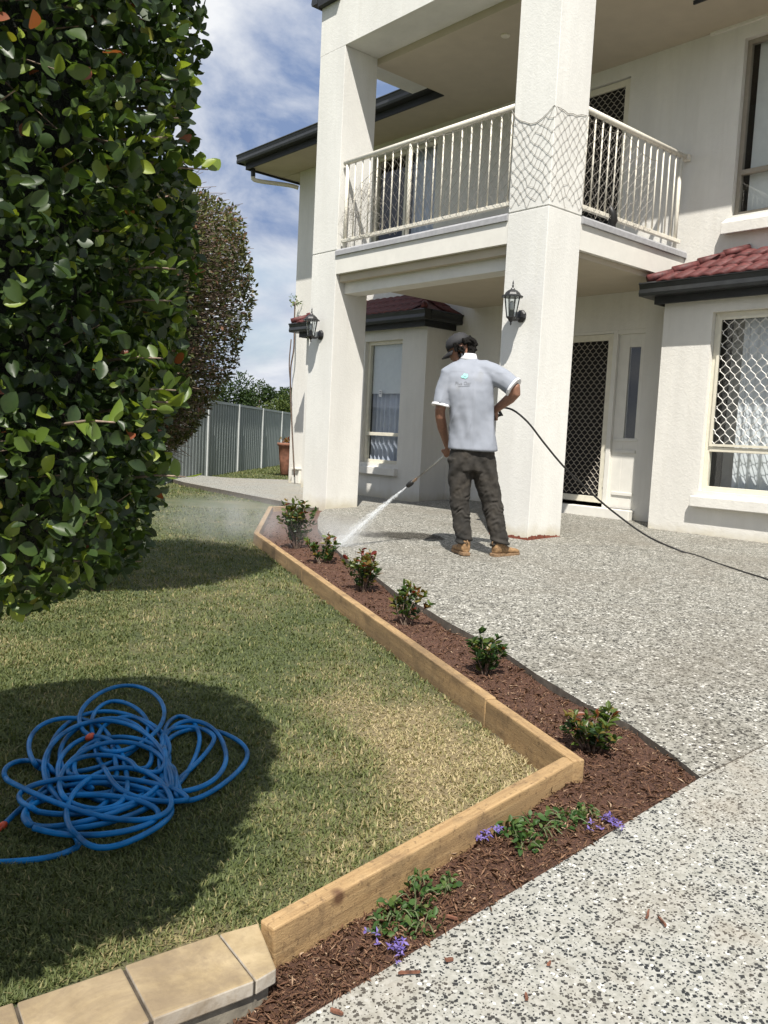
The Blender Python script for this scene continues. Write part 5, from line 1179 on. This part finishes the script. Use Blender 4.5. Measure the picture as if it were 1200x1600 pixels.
lax = NZ - GUN
hand(WRL, LH, lax, 1); hand(WRR, GUN - lax / np.linalg.norm(lax) * .02 + np.array([0, 0, -.01]), np.array([0.15, 0, 1.0]) + lax * .2, -1)
body = remeshed(mb, 'body', M['skin'], man, .0052, 6)
mb = MB(); [mb.loft([(hp(.094, sg * .030, -.008), hs * .010, hu * .004), (hp(.097, sg * .030, -.008), hs * .006, hu * .002)], 8) for sg in (-1, 1)]; mb.build('eyes', M['hair'], man)
# ---- shirt
mb = MB()
trunk(mb, [(-.103, .0, .87, .206, .158, -.02), (-.108, .0, .95, .200, .150, -.02), (-.118, -.005, 1.08, .190, .140, -.015), (-.135, -.01, 1.22, .190, .138, 0), (-.155, -.01, 1.36, .195, .138, .0), (-.163, .0, 1.46, .198, .130, .0), (-.165, .01, 1.525, .170, .112, 0), (-.170, .015, 1.575, .115, .088, 0), (-.176, .025, 1.615, .072, .072, 0)])
mids = lambda a, c, f: tuple(x + (y - x) * f for x, y in zip(a, c))
limb(mb, [(-.25, .01, 1.51), (-.325, .02, 1.475), mids(SHL, ELL, .40), mids(SHL, ELL, .76)], [.085, .088, .080, .076], sq=(1, 1.05))
limb(mb, [(-.12, .01, 1.52), (-.04, .005, 1.525), (.02, .0, 1.50), mids(SHR, ELR, .45), mids(SHR, ELR, .80)], [.085, .090, .090, .086, .084], sq=(1, 1.05))
shirt = remeshed(mb, 'shirt', M['shirt_cloth'], man, .008, 12, [(.20, .022, 0)])
# pull soft vertical folds across the back
def push(o, fn):
    n = len(o.data.vertices); co = np.empty(n * 3); nn = np.empty(n * 3); o.data.vertices.foreach_get('co', co); o.data.vertex_normals.foreach_get('vector', nn); co = co.reshape(-1, 3); nn = nn.reshape(-1, 3)
    r_ = co - mp_(0, 0, 0); co = co + nn * fn(r_ @ RGT, r_ @ FWD, r_[:, 2])[:, None]; o.data.vertices.foreach_set('co', co.ravel()); o.data.update()
def shirt_folds(l, d, z):
    f = np.clip((1.5 - z) / .62, 0, 1); w = .9 - 2.2 * np.abs(np.sin((l + .14) * 21 + 1.1 * np.sin(z * 3.1) + (z - 1.2) * 3.4 * np.where(l > -.14, 1, -1))) ** .7 + .45 * np.sin((l + .1) * 67 + z * 17)
    return np.where((z > .88) & (z < 1.5), .0062 * np.minimum(1, .25 + f * 1.2) * np.clip((z - .88) / .12, 0, 1) * w, 0)
push(shirt, shirt_folds)
mb = MB(); trunk(mb, [(-.1765, .024, 1.600, .079, .079, 0), (-.180, .030, 1.628, .073, .074, 0), (-.184, .034, 1.655, .068, .070, 0), (-.184, .034, 1.657, .062, .064, 0)]); mb.build('collar', M['shirt_trim'], shirt, smooth=True)
for (a, c, f0_, f1_, r0) in ((SHL, ELL, .735, .795, .0795), (SHR, ELR, .775, .84, .0855)):
    mb = MB(); limb(mb, [mids(a, c, f0_), mids(a, c, f1_)], [r0, r0], 20, (1, 1.05)); mb.build('sleeve_cuff', M['shirt_trim'], shirt, smooth=False, bevel=.004)
# ---- trousers
mb = MB()
trunk(mb, [(-.10, .0, .70, .165, .120, 0), (-.102, .0, .78, .182, .130, 0), (-.103, .0, .88, .182, .130, 0), (-.104, .0, .96, .175, .125, 0)])
limb(mb, [(-.195, .0, .80), (-.19, .005, .64), (-.185, .015, .46), (-.160, .01, .28), (-.135, .0, .15), (-.130, .0, .105)], [.105, .098, .083, .074, .068, .068])
limb(mb, [(-.02, .0, .80), (.025, .005, .64), (.080, .015, .46), (.128, .01, .28), (.162, .0, .15), (.168, .0, .105)], [.112, .102, .087, .077, .072, .074])
trs = remeshed(mb, 'trousers', M['trouser_cloth'], man, .008, 4, [(.10, .018, 0), (.04, .010, 0)])
def trouser_folds(l, d, z):
    k = np.exp(-((z - .36) / .17) ** 2); w = np.sin(z * 110 + 4 * np.sin(l * 25 + z * 7) + 2.4 * np.sin(l * 53 - z * 31) + 2.0 * np.sin(z * 23 + d * 40)); q = np.exp(-((z - .10) / .05) ** 2) * np.sin(z * 120 + l * 30)
    sag = np.exp(-((z - .72) / .12) ** 2) * np.sin(abs(l + .10) * 60 + z * 34) * np.where(d < 0, 1, .3)
    return .0062 * k * w * (.55 + .45 * np.sin(l * 31 + z * 37)) + .010 * q + .007 * sag
push(trs, trouser_folds)
# ---- cap and hair
mb = MB(); mb.loft([(hp(-.004, 0, .022), hf * .108, hs * .086), (hp(-.004, 0, .060), hf * .105, hs * .085), (hp(-.006, 0, .095), hf * .088, hs * .072), (hp(-.008, 0, .118), hf * .055, hs * .047), (hp(-.008, 0, .126), hf * .012, hs * .012)], 24); cap = mb.build('cap', M['cap_fabric'], man, smooth=True)
mb = MB(); n = 12
for i in range(n + 1):
    th = (i / n - .5) * 2.2; 
    for r, dz in ((.088, .020), (.175, -.012 - .020 * abs(th) ** 2 * .6)): mb.v.append(tuple(hp(-.004 + r * math.cos(th) * (1.0 if r < .1 else 1.0), r * math.sin(th) * .80 * (1 if r < .1 else .62), dz)))
for i in range(n): mb.f.append((2 * i, 2 * i + 1, 2 * i + 3, 2 * i + 2))
br = mb.build('brim', M['cap_fabric'], cap, smooth=True); sdm = br.modifiers.new('solid', 'SOLIDIFY'); sdm.thickness = .005
mb = MB(); mb.lathe([(.008, 0), (.006, .005), (.001, .007)], hp(-.008, 0, .125), 8); mb.build('cap_button', M['cap_fabric'], cap)
mb = MB()
for (a, c, w_) in (((-.030, .0868, .083), (.000, .0868, .089), .008), ((-.012, .0872, .075), (.012, .087, .093), .007)):
    p_, q_ = hp(a[0], -a[1], a[2]), hp(c[0], -c[1], c[2]); mb.tube([p_, q_], w_ * .5, 6)
mb.build('cap_badge', M['white_print'], cap)
mb = MB(); rr = np.random.default_rng(12)
for k in range(120):
    th = rr.uniform(1.20, 5.08); zz = rr.uniform(-.085, .040); r0 = .114 - .03 * max(0, -zz - .03) / .04
    p_ = hp(-.006 + r0 * math.cos(th) * 1.0, r0 * math.sin(th) * .84, zz); q_ = p_ + (p_ - hp(0, 0, zz)) * rr.uniform(.02, .30) + hu * rr.uniform(-.035, .01)
    mb.loft([(p_ * .75 + hp(-.01, 0, zz) * .25, hs * .018, hu * .020), (p_, hs * .020, hu * .022), (q_, hs * .008, hu * .010)], 7)
hair = remeshed(mb, 'hair', M['hair'], man, .0065, 2, [(.018, .014, 0)])
# ---- boots
def boot(ank, hd, name='boot'):
    hd = hd / np.linalg.norm(hd); sd_ = np.cross(UV, hd); A_ = mp_(ank[0], ank[1], 0)
    def q(x, y, z): return A_ + hd * x + sd_ * y + UV * z
    mb = MB(); mb.loft([(q(-.060, 0, .060), sd_ * .034, UV * .036), (q(-.035, 0, .066), sd_ * .042, UV * .046), (q(.03, 0, .064), sd_ * .043, UV * .044), (q(.10, 0, .048), sd_ * .046, UV * .030), (q(.17, 0, .042), sd_ * .046, UV * .024), (q(.205, 0, .038), sd_ * .030, UV * .016)], 16)
    mb.loft([(q(-.015, 0, .06), hd * .052, sd_ * .045), (q(-.012, 0, .15), hd * .052, sd_ * .046)], 16); o = remeshed(mb, name, M['boot_leather'], man, .006, 4)
    mb = MB(); pr = [(-.075, -.032), (-.078, .032), (-.03, .042), (.05, .040), (.12, .050), (.185, .046), (.220, .018), (.220, -.018), (.185, -.046), (.12, -.050), (.05, -.040), (-.03, -.042)]
    P_ = [q(x, y, 0) for x, y in pr]; mb.prism([(p[0], p[1]) for p in P_], float(A_[2]) + .001, float(A_[2]) + .030); mb.build('sole', M['boot_sole'], o, bevel=.005)
    mb = MB(); mb.tube(catmull([q(-.066, 0, .095), q(-.085, 0, .115), q(-.070, 0, .13)], 3), .005, 5); mb.build('pull_tab', M['boot_sole'], o)
    mb = MB()
    for k in range(4): x = .045 + .022 * k; mb.tube([q(x, -.03, .090 - .008 * k), q(x + .004, 0, .104 - .010 * k), q(x, .03, .090 - .008 * k)], .0035, 5)
    mb.build('laces', M['rubber_black'], o)
boot((-.128, .0), FV * .95 - RV * .25); boot((.168, .0), RV * .80 + FV * .55)
# ---- printing on the back of the shirt, draped on to the cloth
bvh = BVHTree.FromPolygons([v.co.copy() for v in shirt.data.vertices], [tuple(p.vertices) for p in shirt.data.polygons])
def drape(pts):
    out_ = []
    for u, v in pts:
        d = ray(u, v); h, nn, _, _ = bvh.ray_cast(Vector(CAM), Vector(d / np.linalg.norm(d)))
        if h is None: h = Vector(cam_at(u, v, -.14))
        out_.append(np.array(h) - d / np.linalg.norm(d) * .004)
    return out_
def print_text(txt, u0, v0, size, mat, name):
    cu = bpy.data.curves.new('t', 'FONT'); cu.body = txt; cu.size = size; o = bpy.data.objects.new('t', cu)
    me = evaluated(o); bpy.data.objects.remove(o)
    q = drape([(u0 + v.co.x * .999 - v.co.y * -.05, v0 - v.co.y) for v in me.vertices])
    for v, p in zip(me.vertices, q): v.co = Vector(p)
    me.name = name; me.materials.clear(); return link(name, me, mat, shirt)
print_text('Plus Oar', 711, 601, 7.0, M['grey_print'], 'printed_name')
mb = MB()
for (u, v, ru, rv) in ((723, 588.5, 2.6, 2.0), (726, 585.5, 2.2, 2.0), (729.5, 587, 1.8, 3.2), (727, 590, 2.6, 1.6)):
    c = [(u + ru * math.cos(t), v + rv * math.sin(t)) for t in np.linspace(0, 6.283, 11)[:-1]]; q = drape(c); k = len(mb.v); mb.v += [tuple(x) for x in q]; mb.f.append(tuple(range(k, k + 10)))
mb.build('printed_emblem', M['teal_print'], shirt, fix=False)
mb = MB(); ln = drape([(u, 603.6 - .05 * (u - 716)) for u in range(716, 736, 2)]); mb.tube(ln, .0012, 4); mb.build('printed_line', M['grey_print'], shirt, fix=False)
rebase(man, tuple(G0)); bpy.data.scenes.remove(TMP)

# ------------------------------------------------------------------ spray lance, pressure hose, water
gun = empty('spray_lance', 'thin steel pressure-washer lance with black nozzle in the man\'s hands', 'spray lance', tuple(GUN)); la = lax / np.linalg.norm(lax)
ln_ = np.linalg.norm(lax)
mb = MB(); mb.tube([GUN + la * .10, GUN + la * (ln_ - .10)], .0075, 8); mb.build('lance', M['steel'], gun, smooth=True)
mb = MB(); mb.tube([NZ - la * .125, NZ - la * .115, NZ - la * .114, NZ - la * .085, NZ - la * .084, NZ - la * .07], [.009, .009, .014, .014, .011, .012], 8); mb.build('coupling', M['brass'], gun, smooth=False)
mb = MB(); mb.tube([NZ - la * .075, NZ - la * .065, NZ - la * .04, NZ - la * .012, NZ], [.014, .021, .024, .021, .015], 12); mb.build('nozzle', M['rubber_black'], gun, smooth=True)
mb = MB(); mb.tube([GUN - la * .05, GUN, GUN + la * .12], [.016, .02, .014], 8); mb.tube(catmull([GUN + np.array([0, 0, .005]), GUN + np.array([0, 0, -.05]) + RV * .008, GUN + np.array([0, 0, -.13]) + RV * .012], 4), .014, 8); mb.build('pistol_grip', M['rubber_black'], gun, smooth=True)
mb = MB(); mb.tube(catmull([GUN + la * .05 + [0, 0, -.01], GUN + la * .055 + [0, 0, -.06], GUN + la * .02 + [0, 0, -.12]], 4), .004, 6); mb.build('trigger_guard', M['rubber_black'], gun, smooth=True); rebase(gun, tuple(GUN))
h0 = GUN + np.array([0, 0, .02]) + RV * .0
zf_ = lambda x, y: z_patio(x, y) + .009
hp_px = [(778, 638, .10), (800, 640, .06), (825, 660, .05), (850, 692, .08), (880, 728, .16), (915, 762, .30), (955, 797, .46)]
Pq = [GUN, GUN + RV * .03 + np.array([0, 0, .012])] + [cam_at(u, v, d) for u, v, d in hp_px] + [on(u, v, zf_) for u, v in ((1072, 864), (1120, 880), (1165, 895), (1200, 906), (1260, 930), (1400, 1000))]
Pq.insert(9, (Pq[8] + Pq[9]) / 2 - np.array([0, 0, .045]))
ph = empty('pressure_hose', 'black pressure hose running from the man\'s hand down across the paving', 'hose', tuple(Pq[10]))
Pc = catmull(Pq, 8); Pc = [np.array([q[0], q[1], max(q[2], z_patio(q[0], q[1]) + .0095)]) for q in Pc]
mb = MB(); mb.tube(Pc, .0085, 8); mb.build('hose_tube', M['rubber_black'], ph, smooth=True)
mb = MB(); mb.tube([Pq[1] + RV * .00, Pq[1] + RV * .02, Pq[1] + RV * .05, Pq[2]], [.012, .017, .015, .011], 8); mb.build('hose_fitting', M['rubber_black'], ph, smooth=True); rebase(ph, tuple(Pq[10]))
# water jet: a thin tapering stream broken into streaks and drops
IM = on(531, 852, lambda x, y: z_patio(x, y) + .01)
b = NB('water_jet'); b.t.nodes.remove(b.b); p = b.pos((1, 1, 1)); nz = b.noise(p, 40, 4, .7)
df_ = b.n('ShaderNodeBsdfDiffuse'); df_.inputs[0].default_value = (.92, .94, .95, 1); tl_ = b.n('ShaderNodeBsdfTranslucent'); tl_.inputs[0].default_value = (.92, .94, .95, 1); m1_ = b.n('ShaderNodeMixShader'); m1_.inputs[0].default_value = .5; b.l(df_.outputs[0], m1_.inputs[1]); b.l(tl_.outputs[0], m1_.inputs[2])
tp_ = b.n('ShaderNodeBsdfTransparent'); m2_ = b.n('ShaderNodeMixShader'); b.l(b.ramp(nz, (.35, (.06, .06, .06)), (.65, (.5, .5, .5))), m2_.inputs[0]); b.l(tp_.outputs[0], m2_.inputs[1]); b.l(m1_.outputs[0], m2_.inputs[2]); b.l(m2_.outputs[0], b.out.inputs[0])
jet = empty('water_jet', 'white jet of water from the lance hitting the edge of the mulch bed', 'water', tuple(IM))
J = [NZ + (IM - NZ) * f + np.array([0, 0, .05 * f * (1 - f)]) for f in np.linspace(0, 1, 14)]
mb = MB(); mb.tube(J, [.004 + .014 * (i / 13) ** 1.2 for i in range(14)], 8, cap=False); mb.build('stream', M['water_jet'], jet, smooth=True, fix=False)
mb = MB(); jd = (IM - NZ) / np.linalg.norm(IM - NZ); rr = np.random.default_rng(5)
for k in range(2200):
    f = rr.random() ** .7; c = NZ + (IM - NZ) * f + [0, 0, .05 * f * (1 - f)]; o_ = rr.normal(size=3) * (.003 + .034 * f ** 1.4); o_ -= jd * np.dot(o_, jd); L_ = rr.uniform(.01, .05); mb.tube([c + o_, c + o_ * 1.15 + jd * L_], [rr.uniform(.0006, .0014), .0004], 3, cap=False)
for k in range(1500):
    a_ = rr.random() * 6.283; r_ = rr.gamma(1.5, .07); c = IM + np.array([r_ * math.cos(a_), r_ * math.sin(a_), abs(rr.normal()) * .05 * math.exp(-r_ * 3) + .004]); mb.tube([c, c + rr.normal(size=3) * .006], [.0012, .0008], 3, cap=False)
mb.build('droplets', M['water_jet'], jet, fix=False)['kind'] = 'stuff'; rebase(jet, tuple(IM))
# drifting spray mist
b = NB('mist'); b.t.nodes.remove(b.b); vol = b.n('ShaderNodeVolumePrincipled'); vol.inputs['Color'].default_value = (.94, .95, .97, 1); vol.inputs['Anisotropy'].default_value = .2
tcn = b.n('ShaderNodeTexCoord'); vm = b.n('ShaderNodeVectorMath', operation='LENGTH'); b.l(tcn.outputs['Object'], vm.inputs[0])
fall = b.ramp(vm.outputs['Value'], (.15, (1, 1, 1)), (1.0, (0, 0, 0)), interp='EASE'); nzz = b.ramp(b.noise(b.pos(), 4.5, 3, .6), (.35, (.1, .1, .1)), (.7, (1, 1, 1)))
b.l(b.math('MULTIPLY', b.math('MULTIPLY', fall, nzz), 1.5), vol.inputs['Density']); b.l(vol.outputs[0], b.out.inputs['Volume'])
def mist(c, ax, label):
    mb = MB(); mb.lathe([(math.sin(t), -math.cos(t)) for t in np.linspace(.05, math.pi - .05, 9)], (0, 0, 0), 16); o = mb.build('spray_mist', M['mist'])
    r3 = Matrix(((RGT[0], FWD[0], 0), (RGT[1], FWD[1], 0), (0, 0, 1))); o.matrix_world = Matrix.Translation(c) @ r3.to_4x4() @ Matrix.Diagonal((*ax, 1)); tag(o, label, 'mist', kind='stuff')
mist(IM + np.array([0, 0, .10]) - RGT * .05, (.55, .5, .22), 'fine white spray where the jet strikes the bed')
mist(IM + np.array([0, 0, .15]) - RGT * .95 + FWD * .3, (.95, .8, .30), 'thin mist drifting left over the lawn from the jet')

# wet patch left by the washing
b = NB('wet_paving'); b.t.nodes.remove(b.b); tcn = b.n('ShaderNodeTexCoord'); vm = b.n('ShaderNodeVectorMath', operation='LENGTH'); b.l(tcn.outputs['Object'], vm.inputs[0])
df_ = b.n('ShaderNodeBsdfDiffuse'); df_.inputs[0].default_value = (.035, .030, .024, 1); gs_ = b.n('ShaderNodeBsdfGlossy'); gs_.inputs['Roughness'].default_value = .25; gs_.inputs[0].default_value = (.6, .6, .6, 1); m1_ = b.n('ShaderNodeMixShader'); m1_.inputs[0].default_value = .07; b.l(df_.outputs[0], m1_.inputs[1]); b.l(gs_.outputs[0], m1_.inputs[2])
tp_ = b.n('ShaderNodeBsdfTransparent'); m2_ = b.n('ShaderNodeMixShader'); edge_ = b.math('SUBTRACT', b.math('ADD', b.math('MULTIPLY', b.noise(b.pos(), 5, 5, .65), 1.1), .25), vm.outputs['Value']); b.l(b.math('MULTIPLY', b.ramp(edge_, (.0, (0, 0, 0)), (.45, (1, 1, 1))), .55), m2_.inputs[0]); b.l(tp_.outputs[0], m2_.inputs[1]); b.l(m1_.outputs[0], m2_.inputs[2]); b.l(m2_.outputs[0], b.out.inputs[0])
wc = on(640, 838, z_patio); mb = MB(); k = 28; mb.v = [(math.cos(2 * math.pi * i / k), math.sin(2 * math.pi * i / k), 0) for i in range(k)]; mb.f = [tuple(range(k))]; wp = mb.build('wet_patch', M['wet_paving'], fix=False)
r3 = Matrix(((RGT[0], FWD[0], 0), (RGT[1], FWD[1], 0), (0, 0, 1))); tilt = Matrix.Rotation(math.atan(.025), 4, 'X'); wp.matrix_world = Matrix.Translation(Vector(wc) + Vector((0, 0, .006))) @ tilt @ r3.to_4x4() @ Matrix.Diagonal((.85, .42, 1, 1)); tag(wp, kind='structure')
